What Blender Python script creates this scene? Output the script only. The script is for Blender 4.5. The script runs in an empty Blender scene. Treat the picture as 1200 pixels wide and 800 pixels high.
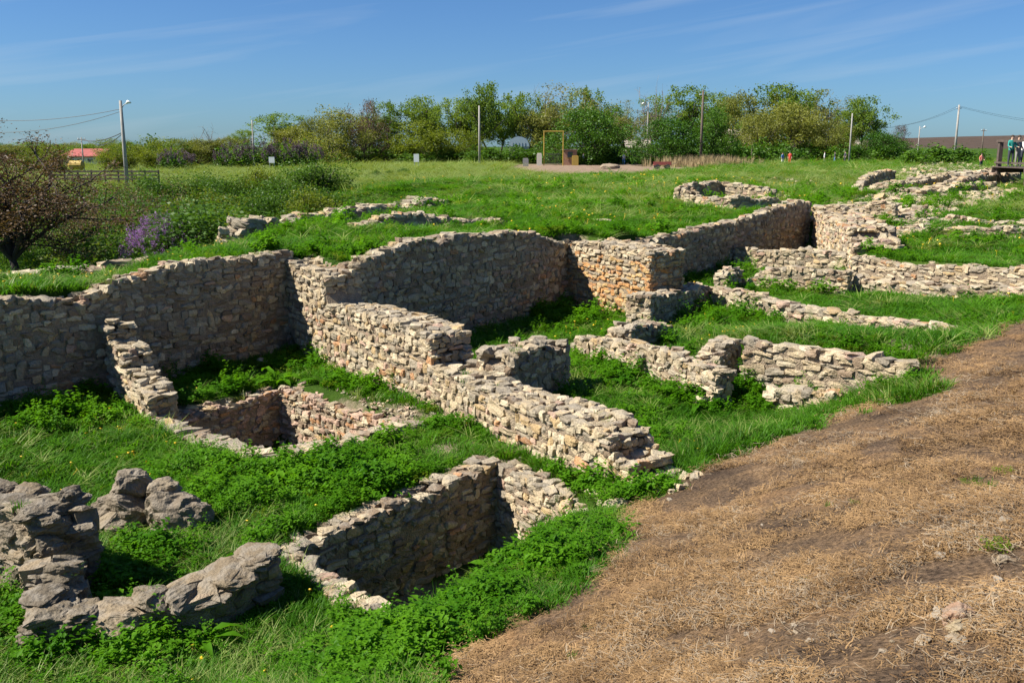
import bpy, math, random
import numpy as np
from mathutils import Vector, Matrix, Euler

# ------------------------------------------------------------------ camera, sky, sun, exposure
sc = bpy.context.scene
C = sc.collection
CZ, FPX, HY = 4.0, 1100.0, 172.0            # camera height, focal length in photo pixels, horizon row
PITCH = math.atan((400.0 - HY) / FPX)
cam_d = bpy.data.cameras.new('camera'); cam = bpy.data.objects.new('camera', cam_d); C.objects.link(cam)
cam.location = (0, 0, CZ); cam.rotation_euler = (math.pi / 2 - PITCH, 0, 0)
cam_d.sensor_width = 36.0; cam_d.lens = 36.0 * FPX / 1200.0
cam_d.clip_start = 0.1; cam_d.clip_end = 9000
sc.camera = cam

SUN_EL = math.radians(48); SUN_V = (-0.985, -0.17)       # horizontal direction towards the sun
sun_az = math.atan2(SUN_V[0], SUN_V[1])                  # clockwise from +Y
w = bpy.data.worlds.new('World'); sc.world = w; w.use_nodes = True
nt = w.node_tree; nt.nodes.clear()
sky = nt.nodes.new('ShaderNodeTexSky'); sky.sky_type = 'NISHITA'; sky.sun_disc = False
sky.sun_elevation = SUN_EL; sky.sun_rotation = sun_az % (2 * math.pi)
sky.air_density = 0.9; sky.dust_density = 0.4; sky.ozone_density = 2.2; sky.altitude = 0
bg = nt.nodes.new('ShaderNodeBackground'); bg.inputs['Strength'].default_value = 0.05
out = nt.nodes.new('ShaderNodeOutputWorld')
# thin cirrus streaks, laid out on the direction vector
tc = nt.nodes.new('ShaderNodeTexCoord')
mp = nt.nodes.new('ShaderNodeMapping'); mr0 = nt.nodes.new('ShaderNodeMapping'); mr0.inputs['Rotation'].default_value = (0, math.radians(9), 0)
mp.inputs['Scale'].default_value = (1.6, 1.6, 26.0)
nz = nt.nodes.new('ShaderNodeTexNoise'); nz.inputs['Scale'].default_value = 1.3; nz.inputs['Detail'].default_value = 5
nz.inputs['Distortion'].default_value = 0.5
rp = nt.nodes.new('ShaderNodeMapRange'); rp.inputs[1].default_value = 0.5; rp.inputs[2].default_value = 0.78
rp.inputs[3].default_value = 0.0; rp.inputs[4].default_value = 0.3
mx = nt.nodes.new('ShaderNodeMix'); mx.data_type = 'RGBA'; mx.inputs[7].default_value = (6.0, 6.8, 7.6, 1)
nt.links.new(tc.outputs['Generated'], mr0.inputs['Vector']); nt.links.new(mr0.outputs['Vector'], mp.inputs['Vector']); nt.links.new(mp.outputs['Vector'], nz.inputs['Vector'])
nt.links.new(nz.outputs['Fac'], rp.inputs[0]); nt.links.new(rp.outputs[0], mx.inputs[0])
tint = nt.nodes.new('ShaderNodeMix'); tint.data_type = 'RGBA'; tint.blend_type = 'MULTIPLY'; tint.inputs[0].default_value = 1.0
tint.inputs[7].default_value = (0.47, 0.745, 1.10, 1)      # clear, dry spring air: deeper blue than the model's default
nt.links.new(sky.outputs['Color'], tint.inputs[6]); nt.links.new(tint.outputs[2], mx.inputs[6]); nt.links.new(mx.outputs[2], bg.inputs['Color'])
nt.links.new(bg.outputs[0], out.inputs['Surface'])

sl = bpy.data.lights.new('sun', 'SUN'); sl.energy = 5.0; sl.angle = math.radians(0.53); sl.color = (1.0, 0.94, 0.84)
so = bpy.data.objects.new('sun', sl); C.objects.link(so)
sdir = Vector((SUN_V[0] * math.cos(SUN_EL), SUN_V[1] * math.cos(SUN_EL), math.sin(SUN_EL))).normalized()
so.rotation_euler = sdir.to_track_quat('Z', 'Y').to_euler(); so.location = (-30, -5, 40)
vs = sc.view_settings; vs.view_transform = 'Standard'; vs.look = 'None'; vs.gamma = 1; vs.use_curve_mapping = False
vs.exposure = 1.05

# ------------------------------------------------------------------ pixel <-> place helpers
rng = np.random.default_rng(7); random.seed(7)
cP, sP = math.cos(PITCH), math.sin(PITCH)
def ray(px, py):
    a = (px - 600) / FPX; b = (400 - py) / FPX
    return (a, cP + b * sP, -sP + b * cP)
def P(px, py, z):                       # where the pixel's ray meets height z
    r = ray(px, py); t = (z - CZ) / r[2]
    return (r[0] * t, r[1] * t)
def Zat(px, py, y):                     # height of the pixel's ray at depth y
    r = ray(px, py); return CZ + y / r[1] * r[2]
def Xat(px, py, y):
    r = ray(px, py); return y / r[1] * r[0]
def pix(x, y, z):
    q = y * cP - (z - CZ) * sP
    v = (y * sP + (z - CZ) * cP)
    return 600 + FPX * x / q, 400 - FPX * v / q

# ------------------------------------------------------------------ noise
def _h(ix, iy, iz, seed):
    n = (ix * 374761393 + iy * 668265263 + iz * 2147483647 + seed * 1274126177) & 0xffffffff
    n = ((n ^ (n >> 13)) * 1274126177) & 0xffffffff
    n = (n ^ (n >> 16)) & 0xffffffff
    return n / 4294967295.0
def noise3(x, y, z, seed=0):
    x = np.asarray(x, float); y = np.asarray(y, float); z = np.asarray(z, float)
    x, y, z = np.broadcast_arrays(x, y, z)
    ix = np.floor(x).astype(np.int64); iy = np.floor(y).astype(np.int64); iz = np.floor(z).astype(np.int64)
    fx = x - ix; fy = y - iy; fz = z - iz
    fx = fx * fx * (3 - 2 * fx); fy = fy * fy * (3 - 2 * fy); fz = fz * fz * (3 - 2 * fz)
    r = 0
    for dx in (0, 1):
        for dy in (0, 1):
            for dz in (0, 1):
                r = r + _h(ix + dx, iy + dy, iz + dz, seed) * (fx if dx else 1 - fx) * (fy if dy else 1 - fy) * (fz if dz else 1 - fz)
    return r * 2 - 1
def fbm(x, y, z=0.0, seed=0, oct=4):
    x = np.asarray(x, float); y = np.asarray(y, float); z = np.asarray(z, float)
    a, r, f = 1.0, 0, 1.0
    for i in range(oct):
        r = r + a * noise3(x * f, y * f, z * f, seed + i * 17); a *= 0.5; f *= 2.03
    return r

# ------------------------------------------------------------------ mesh and object helpers
def mesh_np(name, V, Fc, mats=(), smooth=False, cols=None, mat_idx=None):
    """V (n,3), Fc (m,k) one face size, or list of such arrays"""
    V = np.asarray(V, np.float32)
    if not isinstance(Fc, list): Fc = [Fc]
    Fc = [np.asarray(f, np.int32) for f in Fc if len(f)]
    me = bpy.data.meshes.new(name)
    me.vertices.add(len(V)); me.vertices.foreach_set('co', V.ravel())
    nl = sum(f.size for f in Fc); npoly = sum(len(f) for f in Fc)
    me.loops.add(nl); me.polygons.add(npoly)
    me.loops.foreach_set('vertex_index', np.concatenate([f.ravel() for f in Fc]))
    tot = np.concatenate([np.full(len(f), f.shape[1], np.int32) for f in Fc])
    st = np.concatenate([[0], np.cumsum(tot)[:-1]]).astype(np.int32)
    me.polygons.foreach_set('loop_start', st)
    try: me.polygons.foreach_set('loop_total', tot)
    except Exception: pass
    me.polygons.foreach_set('use_smooth', np.full(npoly, smooth, bool))
    for m in mats: me.materials.append(m)
    if mat_idx is not None: me.polygons.foreach_set('material_index', np.asarray(mat_idx, np.int32))
    if cols is not None:
        at = me.color_attributes.new('Col', 'FLOAT_COLOR', 'POINT')
        c = np.ones((len(V), 4), np.float32); c[:, :cols.shape[1]] = cols
        at.data.foreach_set('color', c.ravel())
    me.update(calc_edges=True); me.validate()
    return me
def link(name, me, parent=None, loc=None):
    o = bpy.data.objects.new(name, me); C.objects.link(o)
    if parent is not None: o.parent = parent
    if loc is not None: o.location = loc
    return o
def tag(o, label=None, cat=None, group=None, kind=None):
    if label: o['label'] = label
    if cat: o['category'] = cat
    if group: o['group'] = group
    if kind: o['kind'] = kind
    return o
def empty(name, loc, rz=0):
    o = bpy.data.objects.new(name, None); C.objects.link(o); o.location = loc; o.rotation_euler = (0, 0, rz)
    o.empty_display_size = 0.2
    return o
class MB:
    """collects simple solids for one mesh"""
    def __init__(s): s.v = []; s.f = {}; s.n = 0
    def add(s, V, F):
        V = np.asarray(V, float)
        for f in F: s.f.setdefault(len(f), []).append([i + s.n for i in f])
        s.v.append(V); s.n += len(V); return s
    def box(s, a, b, rz=0, c=None):
        x0, y0, z0 = a; x1, y1, z1 = b
        V = np.array([(x0, y0, z0), (x1, y0, z0), (x1, y1, z0), (x0, y1, z0), (x0, y0, z1), (x1, y0, z1), (x1, y1, z1), (x0, y1, z1)], float)
        if rz:
            c = c or ((x0 + x1) / 2, (y0 + y1) / 2); cs, sn = math.cos(rz), math.sin(rz)
            X = V[:, 0] - c[0]; Y = V[:, 1] - c[1]
            V[:, 0] = c[0] + cs * X - sn * Y; V[:, 1] = c[1] + sn * X + cs * Y
        return s.add(V, [(0, 3, 2, 1), (4, 5, 6, 7), (0, 1, 5, 4), (1, 2, 6, 5), (2, 3, 7, 6), (3, 0, 4, 7)])
    def tube(s, pts, rad, n=6, cap=True):
        pts = np.asarray(pts, float); m = len(pts)
        rad = np.broadcast_to(np.asarray(rad, float), (m,))
        V = []
        for i in range(m):
            t = pts[min(i + 1, m - 1)] - pts[max(i - 1, 0)]; t = t / (np.linalg.norm(t) + 1e-9)
            a = np.cross(t, (0, 0, 1.0) if abs(t[2]) < .9 else (1.0, 0, 0)); a /= np.linalg.norm(a); b = np.cross(t, a)
            for k in range(n):
                th = 2 * math.pi * k / n
                V.append(pts[i] + rad[i] * (math.cos(th) * a + math.sin(th) * b))
        F = []
        for i in range(m - 1):
            for k in range(n):
                F.append((i * n + k, (i + 1) * n + k, (i + 1) * n + (k + 1) % n, i * n + (k + 1) % n))
        if cap: F.append(tuple(range(n - 1, -1, -1)) if False else tuple(range(n))); F.append(tuple((m - 1) * n + k for k in range(n - 1, -1, -1)))
        return s.add(V, F)
    def build(s, name, mat, parent=None, loc=None, smooth=False):
        me = mesh_np(name, np.vstack(s.v), [np.array(f) for f in s.f.values()], [mat] if mat else [], smooth)
        return link(name, me, parent, loc)

# ------------------------------------------------------------------ materials
def new_mat(name):
    m = bpy.data.materials.new(name); m.use_nodes = True
    n = m.node_tree; n.nodes.clear()
    o = n.nodes.new('ShaderNodeOutputMaterial')
    return m, n, o
def N(n, t, **kw):
    x = n.nodes.new(t)
    for k, v in kw.items():
        if k in x.inputs: x.inputs[k].default_value = v
        else: setattr(x, k, v)
    return x
def L(n, a, b): n.links.new(a, b)
def ramp(n, fac, stops):
    r = n.nodes.new('ShaderNodeValToRGB'); e = r.color_ramp.elements
    while len(e) < len(stops): e.new(0.5)
    for i, (p, c) in enumerate(stops): e[i].position = p; e[i].color = (*c, 1)
    L(n, fac, r.inputs[0]); return r.outputs[0]
def mixc(n, fac, a, b, mode='MIX'):
    m = n.nodes.new('ShaderNodeMix'); m.data_type = 'RGBA'; m.blend_type = mode
    for s, v in ((0, fac), (6, a), (7, b)):
        if hasattr(v, 'is_linked') or hasattr(v, 'links'): L(n, v, m.inputs[s])
        elif s == 0: m.inputs[0].default_value = v
        else: m.inputs[s].default_value = (*v, 1) if len(v) == 3 else v
    return m.outputs[2]
def plain(name, col, rough=0.8, var=0.15, scale=6.0, metal=0.0):
    m, n, o = new_mat(name)
    b = N(n, 'ShaderNodeBsdfPrincipled', Roughness=rough, Metallic=metal)
    g = N(n, 'ShaderNodeNewGeometry'); t = N(n, 'ShaderNodeTexNoise', Scale=scale, Detail=4.0)
    L(n, g.outputs['Position'], t.inputs['Vector'])
    c0 = tuple(max(0, c * (1 - var)) for c in col); c1 = tuple(min(1, c * (1 + var)) for c in col)
    L(n, ramp(n, t.outputs[0], [(0.3, c0), (0.7, c1)]), b.inputs['Base Color']); L(n, b.outputs[0], o.inputs[0])
    return m
def stone_mat(name, use_attr, detail=1.0):
    m, n, o = new_mat(name)
    b = N(n, 'ShaderNodeBsdfPrincipled', Roughness=0.93); b.inputs['Specular IOR Level'].default_value = 0.15
    if use_attr:
        a = N(n, 'ShaderNodeAttribute', attribute_name='Col'); col = a.outputs['Color']
    else:
        a = N(n, 'ShaderNodeObjectInfo'); col = a.outputs['Color']
    g = N(n, 'ShaderNodeNewGeometry')
    t1 = N(n, 'ShaderNodeTexNoise', Scale=5.0, Detail=6.0, Roughness=0.65)
    t2 = N(n, 'ShaderNodeTexNoise', Scale=26.0, Detail=6.0, Roughness=0.75)
    t3 = N(n, 'ShaderNodeTexVoronoi', Scale=38.0)
    for t in (t1, t2, t3): L(n, g.outputs['Position'], t.inputs['Vector'])
    c = mixc(n, 1.0, col, ramp(n, t1.outputs[0], [(0.3, (0.84, 0.82, 0.80)), (0.7, (1.15, 1.14, 1.12))]), 'MULTIPLY')
    c = mixc(n, 1.0, c, ramp(n, t2.outputs[0], [(0.34, (0.72, 0.70, 0.68)), (0.5, (1.02, 1.02, 1.02)), (0.75, (1.2, 1.2, 1.18))]), 'MULTIPLY')
    # grey lichen on upward faces
    sx = N(n, 'ShaderNodeSeparateXYZ'); L(n, g.outputs['Normal'], sx.inputs[0])
    t4 = N(n, 'ShaderNodeTexNoise', Scale=9.0, Detail=5.0); L(n, g.outputs['Position'], t4.inputs['Vector'])
    ml = N(n, 'ShaderNodeMath', operation='MULTIPLY'); L(n, sx.outputs[2], ml.inputs[0])
    mr = N(n, 'ShaderNodeMapRange'); mr.inputs[1].default_value = 0.42; mr.inputs[2].default_value = 0.62; mr.inputs[4].default_value = 0.6
    L(n, t4.outputs[0], mr.inputs[0]); L(n, mr.outputs[0], ml.inputs[1])
    cl = N(n, 'ShaderNodeClamp'); L(n, ml.outputs[0], cl.inputs[0])
    c = mixc(n, cl.outputs[0], c, (0.27, 0.24, 0.195))
    L(n, c, b.inputs['Base Color'])
    ad = N(n, 'ShaderNodeMath', operation='MULTIPLY_ADD'); L(n, t3.outputs['Distance'], ad.inputs[0]); ad.inputs[1].default_value = 0.5; L(n, t2.outputs[0], ad.inputs[2])
    ad2 = N(n, 'ShaderNodeMath', operation='MULTIPLY_ADD'); L(n, t1.outputs[0], ad2.inputs[0]); ad2.inputs[1].default_value = 1.6; L(n, ad.outputs[0], ad2.inputs[2])
    bm = N(n, 'ShaderNodeBump', Strength=0.75 * detail, Distance=0.022); L(n, ad2.outputs[0], bm.inputs['Height'])
    L(n, bm.outputs[0], b.inputs['Normal']); L(n, b.outputs[0], o.inputs[0])
    return m
M_STONE = stone_mat('rubble_stone', False)
M_STONE_A = stone_mat('rubble_stone_joined', True)
def soil_mat(name, c0, c1):
    m, n, o = new_mat(name)
    b = N(n, 'ShaderNodeBsdfPrincipled', Roughness=0.97); b.inputs['Specular IOR Level'].default_value = 0.1
    g = N(n, 'ShaderNodeNewGeometry')
    t1 = N(n, 'ShaderNodeTexNoise', Scale=7.0, Detail=8.0, Roughness=0.7); t2 = N(n, 'ShaderNodeTexNoise', Scale=45.0, Detail=5.0)
    L(n, g.outputs['Position'], t1.inputs['Vector']); L(n, g.outputs['Position'], t2.inputs['Vector'])
    L(n, ramp(n, t1.outputs[0], [(0.3, c0), (0.7, c1)]), b.inputs['Base Color'])
    bm = N(n, 'ShaderNodeBump', Strength=1.0, Distance=0.05); L(n, t2.outputs[0], bm.inputs['Height']); L(n, bm.outputs[0], b.inputs['Normal'])
    L(n, b.outputs[0], o.inputs[0]); return m
M_CORE = soil_mat('earth_mortar', (0.21, 0.16, 0.11), (0.38, 0.30, 0.21))
def leaf_mat(name, c_lo, c_hi, trans=0.35, gloss=0.35, clump=0.6):
    """foliage: per-object tone, clump tone by position, translucency"""
    m, n, o = new_mat(name)
    oi = N(n, 'ShaderNodeObjectInfo'); g = N(n, 'ShaderNodeNewGeometry')
    t = N(n, 'ShaderNodeTexNoise', Scale=clump, Detail=3.0); L(n, g.outputs['Position'], t.inputs['Vector'])
    a = N(n, 'ShaderNodeMath', operation='MULTIPLY_ADD'); L(n, oi.outputs['Random'], a.inputs[0]); a.inputs[1].default_value = 0.4
    a2 = N(n, 'ShaderNodeMath', operation='MULTIPLY_ADD'); L(n, t.outputs[0], a2.inputs[0]); a2.inputs[1].default_value = 0.9; a2.inputs[2].default_value = -0.18
    L(n, a2.outputs[0], a.inputs[2])
    c = ramp(n, a.outputs[0], [(0.1, c_lo), (0.9, c_hi)])
    d = N(n, 'ShaderNodeBsdfPrincipled', Roughness=0.5); d.inputs['Specular IOR Level'].default_value = gloss
    tr = N(n, 'ShaderNodeBsdfTranslucent'); ms = N(n, 'ShaderNodeMixShader'); ms.inputs[0].default_value = trans
    L(n, c, d.inputs['Base Color'])
    L(n, mixc(n, 1.0, c, (1.5, 1.45, 0.6), 'MULTIPLY'), tr.inputs['Color'])
    L(n, d.outputs[0], ms.inputs[1]); L(n, tr.outputs[0], ms.inputs[2]); L(n, ms.outputs[0], o.inputs[0])
    return m
M_GRASS = leaf_mat('grass_blades', (0.026, 0.105, 0.004), (0.100, 0.245, 0.014), 0.42, 0.12, 0.55)
M_GRASS_DRY = leaf_mat('pale_grass', (0.12, 0.185, 0.035), (0.26, 0.31, 0.085), 0.3, 0.2, 0.5)
M_WEED = leaf_mat('weed_leaves', (0.034, 0.130, 0.004), (0.125, 0.290, 0.012), 0.48, 0.12, 1.1)
M_WEED_Y = leaf_mat('yellowish_weed_leaves', (0.07, 0.14, 0.008), (0.19, 0.27, 0.02), 0.48, 0.14, 1.1)
M_FLOWER = plain('dandelion_yellow', (0.80, 0.55, 0.02), 0.6, 0.1)
M_STRAW = leaf_mat('dry_straw', (0.095, 0.053, 0.023), (0.41, 0.262, 0.122), 0.08, 0.2, 1.6)
M_BARK = plain('bark', (0.085, 0.065, 0.05), 0.95, 0.35, 14)
M_BARK_PALE = plain('pale_bark', (0.22, 0.18, 0.14), 0.95, 0.3, 14)
M_LILAC = leaf_mat('lilac_blossom', (0.22, 0.08, 0.32), (0.44, 0.22, 0.56), 0.15, 0.1, 3.0)

# ------------------------------------------------------------------ terrain
class RBF:
    def __init__(s, pts, c=0.6):
        s.p = np.array([(a, b) for a, b, _ in pts], float); z = np.array([q for _, _, q in pts], float); s.c = c
        n = len(z); s.sc = 1.0
        A = np.zeros((n + 1, n + 1)); A[:n, :n] = s.phi(s.p) + 0.02 * -np.eye(n); A[:n, n] = 1; A[n, :n] = 1
        s.w = np.linalg.solve(A, np.concatenate([z, [0]]))
    def phi(s, q):
        d2 = ((q[:, None, :] - s.p[None]) ** 2).sum(-1)
        return -np.sqrt(d2 + s.c ** 2)
    def __call__(s, x, y):
        x = np.asarray(x, float); y = np.asarray(y, float); sh = x.shape
        q = np.stack([x.ravel(), y.ravel()], 1); r = np.empty(len(q))
        for i in range(0, len(q), 20000): r[i:i + 20000] = s.phi(q[i:i + 20000]) @ s.w[:-1] + s.w[-1]
        return r.reshape(sh)
def pc(px, py, z): x, y = P(px, py, z); return (x, y, z)
LOWC = [pc(-80, 455, .5), pc(0, 472, .28), pc(125, 466, .02), pc(60, 520, .1), pc(200, 540, 0), pc(330, 600, 0), pc(60, 600, 0), pc(0, 700, 0), pc(300, 720, 0), pc(200, 795, 0),
        pc(0, 795, 0), pc(380, 790, 0.02), pc(470, 735, 0.02), pc(500, 560, .05), pc(585, 545, .05), pc(470, 480, .06), pc(350, 425, .05), pc(250, 450, 0), pc(195, 492, 0),
        pc(345, 650, 0), pc(672, 602, .04), pc(720, 590, .1), pc(800, 475, 0), pc(720, 440, 0), pc(560, 412, 0), pc(700, 378, 0), pc(640, 365, 0), pc(880, 486, -.02), pc(980, 466, .25), pc(790, 545, .1),
        pc(850, 372, .12), pc(790, 325, .22), pc(880, 305, .25), pc(945, 297, .3), pc(900, 338, .12), pc(985, 347, .2), pc(940, 344, .15), pc(1090, 365, .5), pc(1190, 358, .65),
        pc(930, 397, .72), pc(1000, 408, .80), pc(1060, 414, .84), pc(880, 392, .6), pc(830, 405, .3), pc(1120, 401, .55), pc(1000, 392, .34), pc(930, 380, .26), pc(1065, 399, .44),
        # dry mound the camera stands on
        pc(745, 600, .22), pc(800, 575, .3), pc(900, 525, .42), pc(1000, 485, .62), pc(1090, 440, .82), pc(1200, 382, 1.0), pc(690, 665, .42), pc(600, 735, .5), pc(530, 790, .45),
        pc(860, 640, .95), pc(1000, 570, 1.1), pc(1200, 480, 1.35), pc(1200, 600, 1.8), pc(1000, 700, 1.65), pc(800, 760, 1.2), pc(1190, 780, 2.1), pc(900, 795, 1.75), pc(700, 795, .95),
        (0, 0, 2.35), (2, 0, 2.4), (-1.5, 0, 2.2), (-2.5, 3, 1.0), (-5, 0, 1.2), (-6, 4, 0.1), (8, 0, 2.2), (8, 6, 1.9), (0, -8, 2.2), (14, 8, 1.6), (14, 14, 1.2), (-12, 4, .8), (-14, -6, .8), (0, -40, 1.5), (60, 0, 1.3), (-60, 0, 0.6)]
HIGHC = [pc(-60, 335, 1.75), pc(40, 330, 1.66), pc(110, 332, 1.68), pc(225, 300, 1.86), pc(330, 292, 1.9), pc(420, 292, 1.92), pc(520, 270, 1.95), pc(600, 262, 1.92), pc(690, 270, 1.72), pc(740, 275, 1.5), pc(800, 255, 1.5),
         pc(880, 240, 1.55), pc(930, 228, 1.6), pc(640, 240, 1.75), pc(500, 247, 1.75), pc(400, 255, 1.75), pc(300, 278, 1.75), pc(760, 222, 1.5), pc(600, 215, 1.5), pc(560, 225, 1.5), pc(700, 203, 1.4), pc(860, 205, 1.5), pc(450, 225, 1.0),
         # the hollow on the left
         (-8.2, 19.5, 1.0), (-10.5, 20, -.1), (-14, 22, -.8), (-10.5, 26, -.3), *[(a + n_ * -.96, b + n_ * .27, z_) for (a, b) in ((-6.9, 21.6), (-6.4, 25.0), (-5.3, 29.5), (-3.9, 34.0)) for n_, z_ in ((1.3, 1.15), (3.2, .1), (6.0, -.6))], (-20, 30, -1.2), (-13, 36, -1.0), (-12, 46, -1.0), (-26, 45, -1.2), (-6.5, 47, .2), (-10, 60, -.4), (-30, 65, -.8), (-22, 20, -.8), (-40, 40, -1),
         pc(300, 207, .7), pc(420, 207, 1.0), pc(200, 212, .5), pc(150, 222, .2), pc(0, 225, 0.1), pc(50, 205, .6), pc(300, 193, 1.1), pc(520, 197, 1.3), pc(640, 193, 1.4),
         pc(740, 194, 1.35), pc(900, 190, 1.5), pc(1000, 192, 1.5), (-60, 200, 1.2), (60, 200, 1.4), (-200, 200, 1), (250, 200, 1.5), (0, 400, 1.5), (-500, 600, 2), (500, 600, 3), (0, 1500, 2), (-1500, 1500, 4), (1500, 1500, 4), (-200, 20, 0), (-60, 10, .5), (-30, 8, .6),
         # right-hand terraces
         pc(1050, 298, 1.0), pc(1190, 302, 1.05), pc(1120, 285, 1.1), pc(1050, 262, 1.4), pc(1190, 262, 1.4), pc(1150, 245, 1.6), pc(1000, 240, 1.5), pc(980, 220, 1.55), pc(1080, 215, 1.75), pc(1185, 223, 1.7), (16, 16, 1.2), (30, 10, 1.3), (60, 5, 1.4), (40, 30, 1.5), (200, 0, 1.5)]
low, high = RBF(LOWC), RBF(HIGHC, 1.0)

EDGE = [(-1600, 7.0), (-12.6, 7.0), (-6.95, 15.0), (-4.55, 18.35), (-4.0, 18.35), (-3.15, 17.15), (1.2, 23.85), (1.65, 24.1), (2.35, 23.3), (2.75, 24.9), (10.5, 34.3), (11.3, 34.2), (9.75, 25.2), (12.1, 21.4), (13.2, 19.4), (15, 14), (30, 2), (1600, -40)]
PLATEAU = EDGE + [(1600, 4000), (-1600, 4000)]
PITS = [([(-.2, 11.25), (-2.12, 8.9), (-1.05, 7.72), (.7, 9.85)], -1.05),
        ([(-3.93, 15.25), (-5.0, 13.6), (-2.93, 11.65), (-1.6, 13.15)], -0.95)]
def sdist(poly, x, y, closed=True):
    """signed distance, positive inside"""
    x = np.asarray(x, float); y = np.asarray(y, float)
    ins = np.zeros(x.shape, bool); d = np.full(x.shape, 1e18)
    n = len(poly)
    for i in range(n):
        ax, ay = poly[i]; bx, by = poly[(i + 1) % n]
        ex, ey = bx - ax, by - ay
        t = np.clip(((x - ax) * ex + (y - ay) * ey) / (ex * ex + ey * ey), 0, 1)
        d = np.minimum(d, (x - ax - t * ex) ** 2 + (y - ay - t * ey) ** 2)
        c = ((ay > y) != (by > y)) & (x < (bx - ax) * (y - ay) / (by - ay + 1e-12) + ax)
        ins ^= c
    d = np.sqrt(d); return np.where(ins, d, -d)
def sstep(t): t = np.clip(t, 0, 1); return t * t * (3 - 2 * t)
def ground(x, y, bumps=True):
    x = np.asarray(x, float); y = np.asarray(y, float)
    lo = low(x, y); hi = high(x, y)
    r = np.hypot(x, y)
    if bumps:
        n1 = fbm(x * .9, y * .9, 0, 3, 3) * .04
        lo = lo + n1; hi = hi + n1 * 1.3 + np.clip((r - 30) / 40, 0, 1) * fbm(x * .09, y * .09, 0, 9, 3) * .12
    # grassy knoll and the far brown hill
    hi = hi + 1.6 * np.exp(-(((x + 43) / 11) ** 2 + ((y - 150) / 7) ** 2))
    hi = hi + 19 * np.exp(-(((x - 900) / 520) ** 2 + ((y - 1500) / 420) ** 2))
    k = sstep((sdist(PLATEAU, x, y) + .12) / .24)
    z = lo * (1 - k) + hi * k
    for poly, zf in PITS:
        kk = sstep((sdist(poly, x, y) + .26) / .2)
        z = z * (1 - kk) + zf * kk
    return z
def gz(x, y): return float(ground(np.array([x]), np.array([y]))[0])
def hit(px, py):
    """where a pixel's ray meets the ground"""
    r = ray(px, py); t = np.concatenate([np.arange(2, 40, .05), np.arange(40, 250, .5)])
    g = ground(r[0] * t, r[1] * t, False); zz = CZ + r[2] * t
    i = int(np.argmax(zz < g)) or len(t) - 1
    return r[0] * t[i], r[1] * t[i]

def spacing(lo, hi, step, far_lo, far_hi, g=1.13):
    a = list(np.arange(lo, hi, step)); s = step; v = a[-1]
    while v < far_hi: s *= g; v += s; a.append(v)
    s = step; v = lo; b = []
    while v > far_lo: s *= g; v -= s; b.append(v)
    return np.array(b[::-1] + a)
gx = spacing(-11, 15, .11, -1500, 1500); gy = spacing(1.5, 30, .11, -60, 3200, 1.06)
GX, GY = np.meshgrid(gx, gy)
GZ = ground(GX, GY)
# where dry cut grass covers the mound, where gravel and bare soil lie
DRY_EDGE = [hit(*p) for p in [(525, 800), (535, 760), (600, 722), (700, 660), (715, 630), (705, 600), (745, 590), (800, 560), (860, 530), (950, 505), (1000, 478), (1090, 462), (1085, 430), (1130, 405), (1200, 378)]]
DRY = [(-.6, 1.0)] + DRY_EDGE + [(16, 13), (16, -8), (-.6, -8)]
def dry_d(x, y): return sdist(DRY, x, y) + fbm(x * 1.7, y * 1.7, 0, 31, 3) * .22
GRAVEL = [P(575, 197, 1.45), P(650, 206, 1.45), P(760, 204, 1.45), P(850, 196, 1.45), P(780, 191.5, 1.4), P(600, 192, 1.4)]
SOIL = [([P(470, 470, .05), P(560, 515, .05), P(600, 530, .05), P(520, 590, .05), P(440, 570, .05)], .5), ]
def soil_amount(x, y):
    s = sstep((sdist(SOIL[0][0], x, y) + .5) / .8) * np.clip(.55 + fbm(x * 1.5, y * 1.5, 0, 5, 3), 0, 1)
    s = np.maximum(s, sstep((fbm(x * .7, y * .7, 0, 44, 4) - .48) / .3) * .75 * (np.hypot(x, y) < 34))
    return s
dm = sstep(dry_d(GX, GY) / .3 + .5)
gv = sstep(sdist(GRAVEL, GX, GY) / 2 + .3) * (GY > 60)
rb = np.exp(-(((GX - 16) / 9) ** 2 + ((GY - 42) / 14) ** 2)) * (GX > 8) * sstep((fbm(GX * .4, GY * .4, 0, 71, 4) + .25) / .3)
sm = np.maximum(soil_amount(GX, GY), rb * .9)
pf = sstep((GX - 300) / 60) * sstep((GY - 500) / 100)
cols = np.stack([dm, np.maximum(gv, 0), sm, pf], -1).reshape(-1, 4)
nxn, nyn = len(gx), len(gy)
idx = np.arange(nxn * nyn).reshape(nyn, nxn)
Fq = np.stack([idx[:-1, :-1], idx[:-1, 1:], idx[1:, 1:], idx[1:, :-1]], -1).reshape(-1, 4)

m, n, o = new_mat('ground_earth')
b = N(n, 'ShaderNodeBsdfPrincipled', Roughness=0.97); b.inputs['Specular IOR Level'].default_value = 0.1
at = N(n, 'ShaderNodeAttribute', attribute_name='Col'); sx = N(n, 'ShaderNodeSeparateColor'); L(n, at.outputs['Color'], sx.inputs[0])
g = N(n, 'ShaderNodeNewGeometry')
t1 = N(n, 'ShaderNodeTexNoise', Scale=1.6, Detail=9.0, Roughness=0.7); t2 = N(n, 'ShaderNodeTexNoise', Scale=34.0, Detail=6.0, Roughness=0.7); t3 = N(n, 'ShaderNodeTexNoise', Scale=.12, Detail=6.0)
for t in (t1, t2, t3): L(n, g.outputs['Position'], t.inputs['Vector'])
green = ramp(n, t1.outputs[0], [(0.3, (0.022, 0.052, 0.006)), (0.7, (0.05, 0.10, 0.012))])
t4 = N(n, 'ShaderNodeTexNoise', Scale=.8, Detail=5.0, Roughness=0.6); L(n, g.outputs['Position'], t4.inputs['Vector'])
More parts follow.
